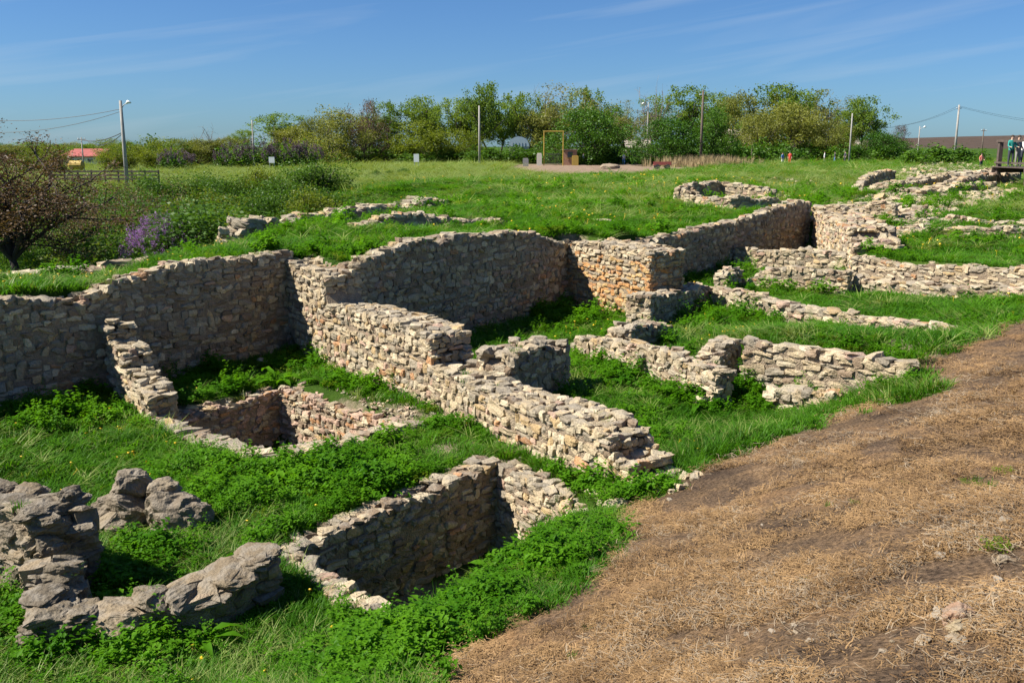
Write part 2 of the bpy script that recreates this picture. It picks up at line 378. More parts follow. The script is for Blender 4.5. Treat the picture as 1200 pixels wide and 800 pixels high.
green = mixc(n, 1.0, green, ramp(n, t3.outputs[0], [(0.35, (0.8, 0.85, 0.8)), (0.65, (1.4, 1.25, 1.1))]), 'MULTIPLY')
dryc = ramp(n, t1.outputs[0], [(0.3, (0.07, 0.048, 0.034)), (0.45, (0.15, 0.10, 0.062)), (0.58, (0.205, 0.13, 0.07)), (0.72, (0.26, 0.18, 0.11))])
dryc = mixc(n, 1.0, dryc, ramp(n, t2.outputs[0], [(0.36, (0.3, 0.3, 0.3)), (0.62, (1.5, 1.5, 1.5))]), 'MULTIPLY')
dryc = mixc(n, 1.0, dryc, ramp(n, t4.outputs[0], [(0.36, (0.72, 0.73, 0.74)), (0.5, (1.0, 1.0, 1.0)), (0.66, (1.2, 1.1, 0.95))]), 'MULTIPLY')
soilc = ramp(n, t2.outputs[0], [(0.3, (0.17, 0.125, 0.085)), (0.7, (0.36, 0.29, 0.21))])
grav = ramp(n, t2.outputs[0], [(0.3, (0.17, 0.12, 0.085)), (0.7, (0.29, 0.215, 0.155))])
c = mixc(n, sx.outputs[2], green, soilc); c = mixc(n, sx.outputs[0], c, dryc); c = mixc(n, sx.outputs[1], c, grav)
c = mixc(n, at.outputs['Alpha'], c, ramp(n, t3.outputs[0], [(0.3, (0.05, 0.036, 0.027)), (0.7, (0.09, 0.064, 0.047))]))
L(n, c, b.inputs['Base Color'])
bm = N(n, 'ShaderNodeBump', Strength=1.0, Distance=0.04); L(n, t2.outputs[0], bm.inputs['Height']); L(n, bm.outputs[0], b.inputs['Normal'])
L(n, b.outputs[0], o.inputs[0])
me = mesh_np('ground', np.stack([GX, GY, GZ], -1).reshape(-1, 3), Fq, [m], True, cols)
tag(link('ground', me), kind='structure')

# ------------------------------------------------------------------ stones
def cube_sphere(nn):
    vid = {}; V = []; F = []
    def gid(p):
        k = tuple(int(round(q * 2 * nn)) for q in p)
        if k not in vid: vid[k] = len(V); V.append(p)
        return vid[k]
    for ax in range(3):
        for sg in (-1, 1):
            for i in range(nn):
                for j in range(nn):
                    q = []
                    for (a, bb) in ((i, j), (i + 1, j), (i + 1, j + 1), (i, j + 1)):
                        p = [0, 0, 0]; p[ax] = sg * .5; p[(ax + 1) % 3] = a / nn - .5; p[(ax + 2) % 3] = bb / nn - .5
                        q.append(gid(tuple(p)))
                    F.append(q if sg > 0 else q[::-1])
    return np.array(V), np.array(F)
def stone_verts(nn, seed, round_=.4, amp=.07, cuts=6, strata=0.0):
    V, F = cube_sphere(nn); r = np.random.default_rng(seed)
    nrm = V / np.linalg.norm(V, axis=1)[:, None] * .6
    v = V * (1 - round_) + nrm * round_
    for k in range(cuts):
        d = r.normal(size=3); d /= np.linalg.norm(d); cc = r.uniform(.34, .5)
        e = v @ d - cc; v = v - np.outer(np.clip(e, 0, None) * r.uniform(.7, 1), d)
    if nn > 3:
        dd = fbm(v[:, 0] * 3 + seed, v[:, 1] * 3, v[:, 2] * 3, seed, 4)
        v = v + nrm / .6 * (dd * amp)[:, None]
        if strata:
            layer = np.floor((v[:, 2] + .06 * dd) * 7 + seed)
            off = _h(layer.astype(np.int64), np.int64(seed) + 0 * layer.astype(np.int64), np.int64(3) + 0 * layer.astype(np.int64), 5) - .5
            v[:, :2] *= (1 + strata * off)[:, None]
        v = v + nrm / .6 * (fbm(v[:, 0] * 11, v[:, 1] * 11, v[:, 2] * 11, seed + 5, 3) * amp * .4)[:, None]
    else:
        v = v + r.normal(size=v.shape) * amp * .55
    ext = v.max(0) - v.min(0); v = (v - (v.max(0) + v.min(0)) / 2) / ext
    return v, F
NV = 22
LOWV = [stone_verts(2, 100 + i, r_, .06, 4) for i, r_ in enumerate(np.linspace(.08, .4, NV))]
STONE_ME = []
for i in range(NV):
    v, F = stone_verts(3, 200 + i, .08 + .3 * (i % 5) / 5, .085, 5)
    STONE_ME.append(mesh_np('stone', v, F, [M_STONE], False))
ROCK_ME = []
for i in range(12):
    v, F = stone_verts(12, 300 + i, .12, .075, 16, .05)
    ROCK_ME.append(mesh_np('rock', v, F, [M_STONE], False))
TAN, GREY, PALE, ORANGE, PINK, OCHRE, BROWN = (.405, .325, .21), (.315, .268, .197), (.475, .40, .275), (.44, .245, .125), (.43, .295, .215), (.43, .31, .165), (.25, .185, .125)
def palette(weights):
    cs = [TAN, GREY, PALE, ORANGE, PINK, OCHRE, BROWN]; wts = np.array(weights, float); wts /= wts.sum()
    def f(r, s, hfrac):
        c = np.array(cs[r.choice(7, p=wts)]); return c * r.uniform(.78, 1.2)
    return f
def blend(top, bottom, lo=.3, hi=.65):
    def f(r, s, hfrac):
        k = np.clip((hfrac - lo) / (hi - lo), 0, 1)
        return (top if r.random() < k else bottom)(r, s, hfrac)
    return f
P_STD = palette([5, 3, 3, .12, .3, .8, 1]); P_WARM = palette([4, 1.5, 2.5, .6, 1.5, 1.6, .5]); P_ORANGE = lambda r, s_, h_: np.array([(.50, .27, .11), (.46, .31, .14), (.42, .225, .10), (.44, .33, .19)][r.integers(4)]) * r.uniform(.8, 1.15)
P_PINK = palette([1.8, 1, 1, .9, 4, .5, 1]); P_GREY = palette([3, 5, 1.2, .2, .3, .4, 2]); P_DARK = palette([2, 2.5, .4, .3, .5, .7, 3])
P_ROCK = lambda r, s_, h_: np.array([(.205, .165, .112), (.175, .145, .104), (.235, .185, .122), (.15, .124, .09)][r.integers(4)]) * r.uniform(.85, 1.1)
TOPS = []; SPILL = []
FOOT = []                                   # wall footprints, kept free of grass
def eul(ax, nrmv):
    """rotation with local x along ax"""
    return math.atan2(ax[1], ax[0])

def stone_set(root, stones, origin, maxobj=300, minpx=7.5, rock=False, name='stone'):
    """stones: list of (centre, rz, (rx,ry), size, colour, facing) -> separate objects for the largest in view, the rest joined"""
    sel = []
    for i, (c, rz, rt, sz, col, nv) in enumerate(stones):
        dv = np.array([c[0], c[1], c[2] - CZ]); d = np.linalg.norm(dv)
        f = -np.dot(nv, dv) / d
        u, v = pix(*c)
        vis = -30 < u < 1230 and -30 < v < 860 and c[1] > 1 and f > .04
        sel.append((max(sz[0], sz[2]) * FPX / d if vis else 0, i))
    sel.sort(reverse=True); pick = set(i for s, i in sel[:maxobj] if s >= minpx)
    V = []; F = []; K = []; nvv = 0
    for i, (c, rz, rt, sz, col, nv) in enumerate(stones):
        e = Euler((rt[0], rt[1], rz))
        if i in pick:
            ml = ROCK_ME if rock else STONE_ME
            o = bpy.data.objects.new(name, ml[i * 7 % len(ml)]); C.objects.link(o); o.parent = root
            o.location = (c[0] - origin[0], c[1] - origin[1], c[2] - origin[2]); o.rotation_euler = e; o.scale = tuple(q * (1.08 if rock else 1.0) for q in sz)
            o.color = (col[0], col[1], col[2], 1)
        else:
            v, f = LOWV[i % NV]
            R = np.array(e.to_matrix()); vv = (v * np.array(sz)) @ R.T + np.array(c) - np.array(origin)
            V.append(vv); F.append(f + nvv); nvv += len(vv); K.append(np.tile(col, (len(vv), 1)))
    if V:
        me = mesh_np('small_stones', np.vstack(V), np.vstack(F), [M_STONE_A], False, np.vstack(K))
        tag(link('small_stones', me, root), kind='stuff')

class Line:
    def __init__(s, pts):
        s.p = np.array(pts, float); s.d = np.diff(s.p, axis=0); s.l = np.hypot(s.d[:, 0], s.d[:, 1]); s.c = np.concatenate([[0], np.cumsum(s.l)]); s.L = s.c[-1]
    def at(s, t):
        i = int(np.clip(np.searchsorted(s.c, t, side='right') - 1, 0, len(s.l) - 1)); k = (t - s.c[i]) / s.l[i]
        return s.p[i] + s.d[i] * k, s.d[i] / s.l[i]
    def from_px(s, px, py):
        """arc length where the pixel's vertical plane crosses the line, and depth"""
        r = ray(px, py); best = None
        for i in range(len(s.l)):
            a = s.p[i]; d = s.d[i]; den = r[0] * d[1] - r[1] * d[0]
            if abs(den) < 1e-9: continue
            k = (a[0] * r[1] - a[1] * r[0]) / den; k = (-(r[0] * a[1] - r[1] * a[0])) / den
            kc = min(max(k, -.0), 1.0); e = abs(k - kc) * s.l[i]
            if best is None or e < best[0]: best = (e, s.c[i] + kc * s.l[i], a[1] + d[1] * kc)
        return best[1], best[2]

def wall(label, plan, top, thick=.5, base=None, sw=(.16, .36), sh=(.08, .15), pal=P_STD, back=True, ends=(True, True), maxobj=300, rock=False, name='rubble_wall', cat='stone wall', group=None,
         side=1, rough=.05, top_stones=True, minpx=7.5, batter=0.0, topz=None, seed=None, base_z=None, toppal=None, foot=True, fpad=0.0):
    """plan: front line from left to right; top: [(px,py)] silhouette of its front top edge, or topz [(frac,z)]"""
    if not rock: sw = (sw[0] * .8, sw[1] * .86); sh = (sh[0] * .8, sh[1] * .84)
    ln = Line(plan); r = np.random.default_rng(seed if seed is not None else int(abs(plan[0][0] * 1000 + plan[0][1] * 77)) % 99991)
    if topz is not None: T = sorted([(f * ln.L, z) for f, z in topz], key=lambda q: q[0])
    else:
        T = []
        for px, py in top:
            s_, y_ = ln.from_px(px, py); T.append((s_, Zat(px, py, y_)))
        T.sort(key=lambda q: q[0])
    ts = np.array([q[0] for q in T]) + np.arange(len(T)) * 1e-5; tz = np.array([q[1] for q in T])
    sd = int(r.integers(1000))
    zt = lambda s: float(np.interp(s, ts, tz) + rough * fbm(np.array(s * 2.2), np.array(0.0), np.array(sd + .5), sd, 3))
    if base_z is not None: bz = [base_z] * 9
    else:
        bz = []
        for k in range(9):
            p, d = ln.at(ln.L * k / 8); nv_ = np.array([d[1], -d[0]]) * side; q = p + nv_ * .3
            bz.append(gz(q[0], q[1]) - .08)
    zb = lambda s: float(np.interp(s, np.linspace(0, ln.L, 9), bz))
    S = []
    zt_p = toppal or pal
    mid = ln.at(ln.L / 2)[0]; origin = (float(mid[0]), float(mid[1]), zb(ln.L / 2))
    def face(L0, getp, zb_, zt_, outward_h, full=True):
        """lay courses on a face of length L0"""
        zlo = min(zb_(L0 * k / 6) for k in range(7)); zhi = max(zt_(L0 * k / 30) for k in range(31))
        z = zlo
        while z < zhi + .02:
            ch = r.uniform(*sh); s = r.uniform(-.2, 0) * sw[1]
            wav = r.uniform(0, 100)
            while s < L0:
                wd = (sw[0] + (sw[1] - sw[0]) * r.random() ** 1.5) * (1.5 if r.random() < .1 else 1); hh = ch * r.uniform(.8, 1.2)
                if r.random() < .12: hh *= 1.6
                cs = min(max(s + wd / 2, wd * .3), L0 - wd * .3)
                zc = z + ch / 2 + .035 * math.sin(cs * 1.7 + wav * .1) + r.normal() * .012
                zb0, zt0 = zb_(cs), zt_(cs)
                if zc > zb0 - .1 and zc < zt0 - hh * .3:
                    p, d, nv = getp(cs, (zc - zb0))
                    dp = max(.16, wd * .6); pro = r.normal() * .014
                    c = (p[0] - nv[0] * (dp / 2 - .02 - pro), p[1] - nv[1] * (dp / 2 - .02 - pro), zc)
                    hf = (zc - zb0) / max(zt0 - zb0, .05)
                    S.append((c, math.atan2(d[1], d[0]) + r.normal() * .09, (r.normal() * .07, r.normal() * .09), (wd * 1.04, dp, hh * 1.06), pal(r, cs, hf), np.array([nv[0], nv[1], 0.25])))
                s += wd
            z += ch * .96
    def gp(s, hgt):
        p, d = ln.at(s); nv = np.array([d[1], -d[0]]) * side
        return p - nv * batter * hgt, d, nv
    face(ln.L, gp, zb, zt, None)
    def bp(s, hgt):
        p, d = ln.at(s); nv = np.array([-d[1], d[0]]) * side
        return p + nv * thick, d, nv
    if back:
        face(ln.L, bp, lambda s: max(zb(s), gz(*(bp(s, 0)[0] + bp(s, 0)[2] * .3)) - .05), zt, None)
    for e, on in enumerate(ends):
        if not on: continue
        p0, d = ln.at(0 if e == 0 else ln.L); nvf = np.array([-d[1], d[0]]) * side
        dirn = nvf; out_ = -d if e == 0 else d; s_ = .02 if e == 0 else ln.L - .02
        face(thick, lambda s, h, p0=p0, dirn=dirn, out_=out_: (p0 + dirn * s, dirn, out_), lambda s, q=s_: zb(q), lambda s, q=s_: zt(q), None)
    for (s0_, z0_), (s1_, z1_) in zip(T[:-1], T[1:]):          # stone the risers where the top steps
        if s1_ - s0_ < .16 and abs(z1_ - z0_) > .12:
            p0, d = ln.at((s0_ + s1_) / 2); nvf = np.array([-d[1], d[0]]) * side; out_ = d if z0_ > z1_ else -d
            face(thick, lambda s, h, p0=p0, nvf=nvf, out_=out_: (p0 + nvf * s, nvf, out_), lambda s, q=min(z0_, z1_) - .05: q, lambda s, q=max(z0_, z1_): q, None)
    if top_stones:
        s = -.05
        nrow = max(1, int(round(thick / (sw[1] * .72)))); rw = thick / nrow
        for row in range(nrow):
            s = r.uniform(-.1, .05)
            while s < ln.L:
                wd = r.uniform(sw[0] * .85, sw[1] * 1.0); cs = min(max(s + wd / 2, .05), ln.L - .05)
                p, d = ln.at(cs); nv = np.array([-d[1], d[0]]) * side
                off = (row + .5) * rw + r.normal() * .04 * rw
                hh = r.uniform(sh[0], sh[1]) * 1.25
                c = (p[0] + nv[0] * off, p[1] + nv[1] * off, zt(cs) - hh * .36 + r.normal() * .018 - (.02 if 0 < row < nrow - 1 else 0))
                S.append((c, math.atan2(d[1], d[0]) + r.normal() * .6, (r.normal() * .1, r.normal() * .1), (wd * 1.15, rw * r.uniform(1.0, 1.35), hh), zt_p(r, cs, 1.0) * np.array([.9, .91, .93]), np.array([0, 0, 1.0])))
                s += wd * .95
    root = empty(name, origin); tag(root, label, cat, group, 'thing')
    # earth core behind the stones
    k = max(3, int(ln.L / .25)); V = []; F = []
    ins = min(.018, thick * .2)
    for i in range(k + 1):
        s = ins + (ln.L - 2 * ins) * i / k; p, d = ln.at(s); nv = np.array([-d[1], d[0]]) * side
        z1 = min(zt(max(s - .1, 0)), zt(min(s + .1, ln.L)), zt(s)) - .05; z0 = min(zb(s), z1 - .05) - .25
        f = p + nv * (ins + batter * 0); bk = p + nv * (thick - ins)
        V += [(f[0], f[1], z0), (f[0] + nv[0] * batter * (z1 - z0), f[1] + nv[1] * batter * (z1 - z0), z1), (bk[0], bk[1], z1), (bk[0], bk[1], z0)]
    for i in range(k):
        a = i * 4; b_ = a + 4
        F += [(a, b_, b_ + 1, a + 1), (a + 1, b_ + 1, b_ + 2, a + 2), (a + 2, b_ + 2, b_ + 3, a + 3)]
    F += [(0, 1, 2, 3), (k * 4 + 3, k * 4 + 2, k * 4 + 1, k * 4)]
    V = np.array(V) - np.array(origin)
    link('earth_core', mesh_np('earth_core', V, np.array(F), [M_CORE]), root)
    stone_set(root, S, origin, maxobj, minpx, rock)
    for q in np.arange(.1, ln.L, .1):
        p, d = ln.at(q); nv_ = np.array([d[1], -d[0]]) * side; u_ = r.random(5)
        if top_stones and u_[0] < .16: t_ = p - nv_ * thick * u_[1]; TOPS.append((t_[0], t_[1], zt(q) - .03))
        if topz is None and u_[2] < .34: t_ = p + nv_ * (.04 + .35 * u_[3] ** 2); SPILL.append((t_[0], t_[1], u_[4]))
    if foot:
        p = [tuple(ln.at(q)[0] - np.array([-ln.at(q)[1][1], ln.at(q)[1][0]]) * side * (.03 + fpad)) for q in np.linspace(0, ln.L, 12)]
        q2 = [tuple(ln.at(q)[0] + np.array([-ln.at(q)[1][1], ln.at(q)[1][0]]) * side * (thick + fpad * .5)) for q in np.linspace(ln.L, 0, 12)]
        FOOT.append(p + q2)
    return root

# ------------------------------------------------------------------ the excavated walls
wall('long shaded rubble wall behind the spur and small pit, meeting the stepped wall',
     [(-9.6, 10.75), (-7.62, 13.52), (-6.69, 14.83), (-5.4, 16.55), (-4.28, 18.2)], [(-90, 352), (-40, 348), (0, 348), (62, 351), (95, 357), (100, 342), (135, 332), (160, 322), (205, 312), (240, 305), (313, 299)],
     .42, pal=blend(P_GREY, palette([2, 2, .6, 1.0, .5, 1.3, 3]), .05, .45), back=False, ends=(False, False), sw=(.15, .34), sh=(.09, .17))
wall('short broken spur wall descending in steps from the long shaded wall', [(-6.52, 14.72), (-5.38, 13.38)], [(116, 372), (126, 385), (128, 402), (142, 410), (146, 432), (160, 445), (170, 462), (182, 474)], .42, pal=P_STD, sw=(.14, .32), sh=(.07, .14), ends=(False, True))
CPL = [(-4.5, 18.25), (-3.1, 16.35), (-1.05, 13.75), (-.15, 12.35), (.62, 11.2), (1.48, 10.08)]
wall('tallest sunlit rubble wall, stepping down from the shaded back wall towards the mound', CPL,
     [(313, 300), (340, 306), (368, 317), (379, 322), (381, 354), (425, 366), (470, 378), (504, 392), (507, 425), (530, 440), (557, 452), (582, 465), (610, 475), (647, 482), (690, 498), (712, 513), (715, 534), (735, 545), (738, 562), (752, 570), (760, 585)],
     .72, pal=blend(P_STD, P_WARM, .35, .75), ends=(False, True), sw=(.11, .32), sh=(.065, .14), rough=.05, seed=11)
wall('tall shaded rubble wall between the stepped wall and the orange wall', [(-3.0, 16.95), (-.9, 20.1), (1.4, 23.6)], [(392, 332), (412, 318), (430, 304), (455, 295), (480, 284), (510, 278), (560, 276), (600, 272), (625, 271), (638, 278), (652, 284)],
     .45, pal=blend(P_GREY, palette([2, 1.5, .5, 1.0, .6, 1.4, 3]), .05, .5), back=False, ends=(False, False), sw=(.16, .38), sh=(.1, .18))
wall('orange-tinted sunlit rubble wall meeting the tall shaded wall', [(1.15, 23.95), (3.15, 21.3)], [(650, 283), (700, 285), (735, 290), (765, 296), (776, 304), (779, 315)],
     1.1, pal=blend(P_STD, P_ORANGE, .5, .9), back=False, ends=(False, True), sw=(.12, .32), sh=(.07, .13))
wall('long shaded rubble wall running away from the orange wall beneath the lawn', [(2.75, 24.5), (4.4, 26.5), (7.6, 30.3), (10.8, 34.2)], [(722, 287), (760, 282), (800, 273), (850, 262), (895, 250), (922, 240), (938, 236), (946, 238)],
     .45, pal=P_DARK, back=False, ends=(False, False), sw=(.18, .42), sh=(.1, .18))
wall('low shaded wall joining the orange wall to the long diagonal wall', [(2.95, 19.75), (4.8, 22.55)], [(740, 346), (775, 346), (800, 342), (826, 336)], .55, pal=P_GREY, ends=(True, False), sw=(.15, .34), sh=(.08, .15))
wall('long low diagonal wall sloping down to the grass bank', [(4.72, 22.75), (6.2, 20.0), (8.25, 17.35)], [(825, 336), (850, 340), (872, 345), (920, 357), (960, 364), (1000, 371), (1060, 378), (1100, 382), (1124, 385)], .4, pal=P_STD, sw=(.18, .42), sh=(.09, .15), fpad=0.1)
wall('sunlit rubble wall ending in a free square end beside the shadowed recess', [(1.2, 18.1), (2.2, 16.05), (3.12, 14.1)], [(672, 396), (700, 399), (735, 402), (770, 410), (800, 421), (836, 432)], .36, pal=P_STD, sw=(.12, .34), sh=(.07, .14), seed=5)
wall('short shaded return wall at the recess beside the retaining wall', [(3.35, 14.75), (3.8, 15.3)], [(832, 420), (850, 409), (862, 401)], .4, pal=P_GREY, ends=(True, False), sw=(.15, .3))
wall('sunlit retaining wall of flat stones against the grass bank', [(3.72, 14.8), (4.5, 14.25), (5.72, 13.2)], [(862, 400), (900, 403), (950, 410), (1000, 416), (1040, 420), (1070, 424)], .35, pal=P_STD, back=False, ends=(False, True), sw=(.2, .46), sh=(.09, .16))
wall('foot course of pale stones below the retaining wall', [(3.92, 13.95), (4.75, 13.35)], [(884, 459), (900, 457), (940, 459), (975, 463)], .3, pal=palette([3, 1, 5, .3, .3, .8, .3]), back=False, ends=(True, True), sw=(.2, .4), sh=(.1, .16))
wall('broad rounded stub wall branching from the stepped wall', [(.02, 13.55), (.95, 15.2)], [(558, 432), (585, 420), (610, 412), (640, 404), (664, 407)], .62, pal=P_GREY, ends=(False, True), sw=(.18, .4), sh=(.1, .18), rough=.09)
wall('low grey stub behind the wall with the free square end', [(2.2, 17.2), (3.25, 18.7)], [(720, 388), (745, 384), (775, 382), (788, 386)], .5, pal=P_GREY, sw=(.2, .4), sh=(.1, .16), rough=.08)
wall('low wall with a shaded return, crossing the far green room', [(5.75, 24.6), (6.45, 25.9), (8.75, 24.3)], [(838, 331), (856, 321), (869, 313), (900, 314), (940, 315), (975, 317), (990, 320)], .4, pal=P_STD, sw=(.16, .36), sh=(.09, .15), fpad=0.15)
wall('low broken wall below the far shaded wall', [(7.0, 29.4), (9.7, 27.2)], [(862, 289), (880, 290), (900, 296), (930, 292), (960, 294), (1000, 300)], .4, pal=P_STD, sw=(.18, .38), sh=(.1, .16), rough=.09, fpad=0.15)
wall('lower step of the two-stepped terrace wall beyond the diagonal wall', [(9.05, 24.7), (10.4, 22.6), (11.6, 20.8), (12.6, 19.2)], [(990, 322), (1020, 329), (1060, 331), (1100, 335), (1150, 338), (1210, 338), (1280, 342)], .5, pal=P_STD, back=False, ends=(True, False), sw=(.18, .4), sh=(.09, .15), fpad=0.15)
wall('upper step of the two-stepped terrace wall beyond the diagonal wall', [(9.3, 25.5), (11.1, 22.9), (12.2, 21.2), (13.2, 19.6)], [(995, 299), (1020, 303), (1050, 309), (1100, 312), (1150, 314), (1210, 314), (1280, 316)], .45, pal=P_STD, back=False, ends=(True, False), sw=(.18, .4), sh=(.09, .15))
wall('stone-faced slope between the far shaded wall and the terraces', [(10.85, 34.0), (9.65, 26.6)], [(950, 247), (975, 256), (992, 268), (1010, 288)], 1.4, pal=P_WARM, back=False, ends=(False, False), sw=(.2, .45), sh=(.1, .17), batter=.0, rough=.1, base_z=.25)
wall('crumbling wall above the stone-faced slope', [(11.0, 35.0), (13.6, 33.6)], [(952, 243), (985, 240), (1010, 243), (1030, 238), (1056, 241)], .5, pal=P_STD, sw=(.25, .5), sh=(.12, .2), rough=.12)
# low remains on the lawns
wall('weathered low wall remnant along the crest of the upper lawn', [(-6.5, 22.7), (-4.9, 26.1), (-2.05, 32.0)], [(287, 265), (298, 254), (325, 254), (332, 262), (370, 255), (400, 246), (440, 243), (480, 241), (505, 233), (532, 236)], .75, pal=palette([3, 4, 4, .2, .4, .4, .8]), sw=(.3, .7), sh=(.14, .24), rough=.12, fpad=0.4)
wall('low stony wall line on the upper lawn behind the shaded back wall', [(-4.05, 23.4), (-.17, 25.1)], [(400, 264), (440, 261), (470, 252), (520, 256), (560, 258), (592, 260)], .7, pal=P_STD, sw=(.16, .36), sh=(.1, .18), rough=.1, fpad=0.4)
wall('flat pale slabs edging the grass before the bare tree', [(-9.8, 15.6), (-8.5, 17.3), (-6.7, 18.9)], [(0, 322), (20, 322), (30, 317), (70, 318), (90, 315), (120, 312), (150, 304), (190, 305)], .7, pal=palette([3, 2, 5, .2, .5, .3, .5]), sw=(.4, .9), sh=(.12, .2), rough=.06, fpad=0.2)
wall('small round-cornered ruin with a dark hollow on the far lawn', [(7.4, 40.6), (9.5, 43.3), (11.2, 41.4)], [(793, 220), (815, 216), (840, 213), (865, 215), (890, 221)], .5, pal=P_STD, sw=(.25, .5), sh=(.12, .2), rough=.1, fpad=0.4)
wall('front edge of the small round-cornered ruin', [(7.3, 40.2), (8.8, 37.8), (11.6, 38.8)], [(793, 222), (815, 229), (845, 233), (870, 230), (900, 234), (925, 236)], .5, pal=P_STD, sw=(.25, .5), sh=(.12, .2), rough=.12, fpad=0.4)
wall('thin fallen ridge of stones crossing the lawn below the road', [(19.5, 53.0), (24.5, 61.0)], [(985, 229), (1005, 217), (1020, 207), (1040, 200)], .5, pal=P_STD, sw=(.25, .55), sh=(.12, .2), rough=.1, fpad=0.5)
wall('long stony bank in front of the viewing platform', [(19.0, 50.5), (24.0, 54.5), (31, 60)], [(1010, 227), (1050, 216), (1090, 209), (1130, 203), (1170, 200), (1200, 199)], 1.2, pal=P_STD, sw=(.25, .6), sh=(.14, .22), rough=.14)
wall('second stony bank below the viewing platform', [(15.5, 44.5), (19.5, 46.0), (26, 51)], [(985, 246), (1020, 238), (1060, 230), (1100, 222), (1140, 217), (1190, 214)], 1.3, pal=P_STD, sw=(.25, .6), sh=(.14, .22), rough=.16)
wall('ragged line of stones between the two terrace lawns', [(13.2, 30.6), (16.4, 29.6)], [(1085, 270), (1110, 268), (1150, 266), (1180, 266), (1210, 266)], .5, pal=P_STD, sw=(.25, .5), sh=(.12, .2), rough=.1, fpad=0.3)
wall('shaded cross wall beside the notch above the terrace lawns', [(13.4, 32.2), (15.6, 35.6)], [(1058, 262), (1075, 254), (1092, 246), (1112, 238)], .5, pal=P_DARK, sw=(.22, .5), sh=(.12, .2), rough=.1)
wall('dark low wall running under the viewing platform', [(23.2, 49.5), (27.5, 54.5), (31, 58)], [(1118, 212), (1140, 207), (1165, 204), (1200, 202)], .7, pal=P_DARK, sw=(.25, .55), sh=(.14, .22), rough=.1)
wall('low terrace course along the upper edge of the terrace lawn', [(14.6, 33.4), (19.5, 30.2)], [(1095, 255), (1130, 257), (1170, 259), (1230, 262)], .5, pal=P_STD, sw=(.22, .5), sh=(.12, .2), rough=.12, fpad=.2)
# loose rubble over the far ruins
RUB = []
def rubble(px_poly, count, smin, smax, seed, label_name='rubble'):
    RUB.append([hit(*q) for q in px_poly])
    r = np.random.default_rng(seed); pl = RUB[-1]; p = np.array(pl, float); V = []; F = []; K = []; nv = 0
    q = r.uniform(p.min(0), p.max(0), (count * 8, 2)); q = q[sdist(pl, q[:, 0], q[:, 1]) > 0][:count]; zq = ground(q[:, 0], q[:, 1])
    for (x_, y_), z_ in zip(q, zq):
        sz = (smin + (smax - smin) * r.random() ** 2) * np.array([r.uniform(.9, 1.5), r.uniform(.7, 1.1), r.uniform(.4, .7)])
        v, f = LOWV[r.integers(NV)]; R_ = np.array(Euler((r.normal() * .25, r.normal() * .25, r.uniform(0, 6))).to_matrix())
        V.append((v * sz) @ R_.T + np.array([x_, y_, z_ + sz[2] * .15])); F.append(f + nv); nv += len(v); K.append(np.tile(P_STD(r, 0, 0), (len(v), 1)))
    tag(link(label_name, mesh_np(label_name, np.vstack(V), np.vstack(F), [M_STONE_A], False, np.vstack(K))), kind='stuff')
rubble([(948, 262), (960, 246), (1055, 243), (1082, 256), (1090, 272), (1040, 285), (1015, 300), (950, 300)], 1500, .12, .34, 1)
rubble([(965, 250), (1010, 232), (1060, 222), (1190, 205), (1195, 218), (1090, 245), (1060, 252)], 1600, .15, .45, 2)
rubble([(1035, 205), (1075, 192), (1130, 193), (1190, 198), (1120, 208), (1060, 218)], 900, .2, .6, 3)
rubble([(1062, 262), (1098, 240), (1140, 228), (1196, 224), (1196, 232), (1125, 246), (1085, 258)], 500, .12, .4, 8)
rubble([(885, 212), (915, 207), (965, 214), (950, 220), (900, 218)], 60, .15, .4, 4)
rubble([(790, 218), (830, 214), (900, 226), (935, 236), (900, 240), (860, 236)], 90, .15, .4, 5)
rubble([(372, 450), (430, 457), (497, 484), (488, 498), (436, 480)], 260, .02, .09, 6)
rubble([(455, 575), (520, 545), (575, 540), (530, 565), (470, 600)], 90, .03, .08, 7)
# pits
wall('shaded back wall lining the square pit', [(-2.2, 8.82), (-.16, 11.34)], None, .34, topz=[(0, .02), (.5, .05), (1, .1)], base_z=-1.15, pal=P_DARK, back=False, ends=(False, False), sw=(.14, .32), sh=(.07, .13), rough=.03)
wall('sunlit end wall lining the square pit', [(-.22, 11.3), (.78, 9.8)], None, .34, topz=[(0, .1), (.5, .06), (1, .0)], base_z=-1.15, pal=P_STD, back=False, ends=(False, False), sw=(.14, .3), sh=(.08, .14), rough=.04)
wall('narrow kerb of rubble along the edge of the square pit facing the mound', [(-1.08, 7.62), (-2.22, 8.9)], None, .3, topz=[(0, .05), (1, .05)], base_z=-1.15, pal=P_STD, back=True, ends=(False, False), sw=(.16, .3), sh=(.07, .12), rough=.03)
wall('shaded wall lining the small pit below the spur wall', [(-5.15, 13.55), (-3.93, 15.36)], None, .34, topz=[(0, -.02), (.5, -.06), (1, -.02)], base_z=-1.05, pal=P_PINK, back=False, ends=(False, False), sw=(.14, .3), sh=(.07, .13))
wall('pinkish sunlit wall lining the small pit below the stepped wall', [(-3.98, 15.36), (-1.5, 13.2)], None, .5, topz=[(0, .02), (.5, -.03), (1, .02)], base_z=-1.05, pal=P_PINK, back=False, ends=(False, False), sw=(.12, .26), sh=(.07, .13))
wall('grey rim of rubble along the weedy side of the small pit', [(-1.5, 13.15), (-2.93, 11.5)], None, .34, topz=[(0, .12), (.4, .16), (1, .22)], base_z=-1.05, pal=P_GREY, back=True, ends=(False, False), sw=(.18, .4), sh=(.1, .17), rough=.05)
wall('narrow stone rim between the weeds and the small pit', [(-2.95, 11.5), (-5.2, 13.55)], None, .34, topz=[(0, .16), (.5, .08), (1, .08)], base_z=-1.05, pal=P_GREY, back=True, ends=(False, False), sw=(.18, .4), sh=(.09, .15), rough=.04)
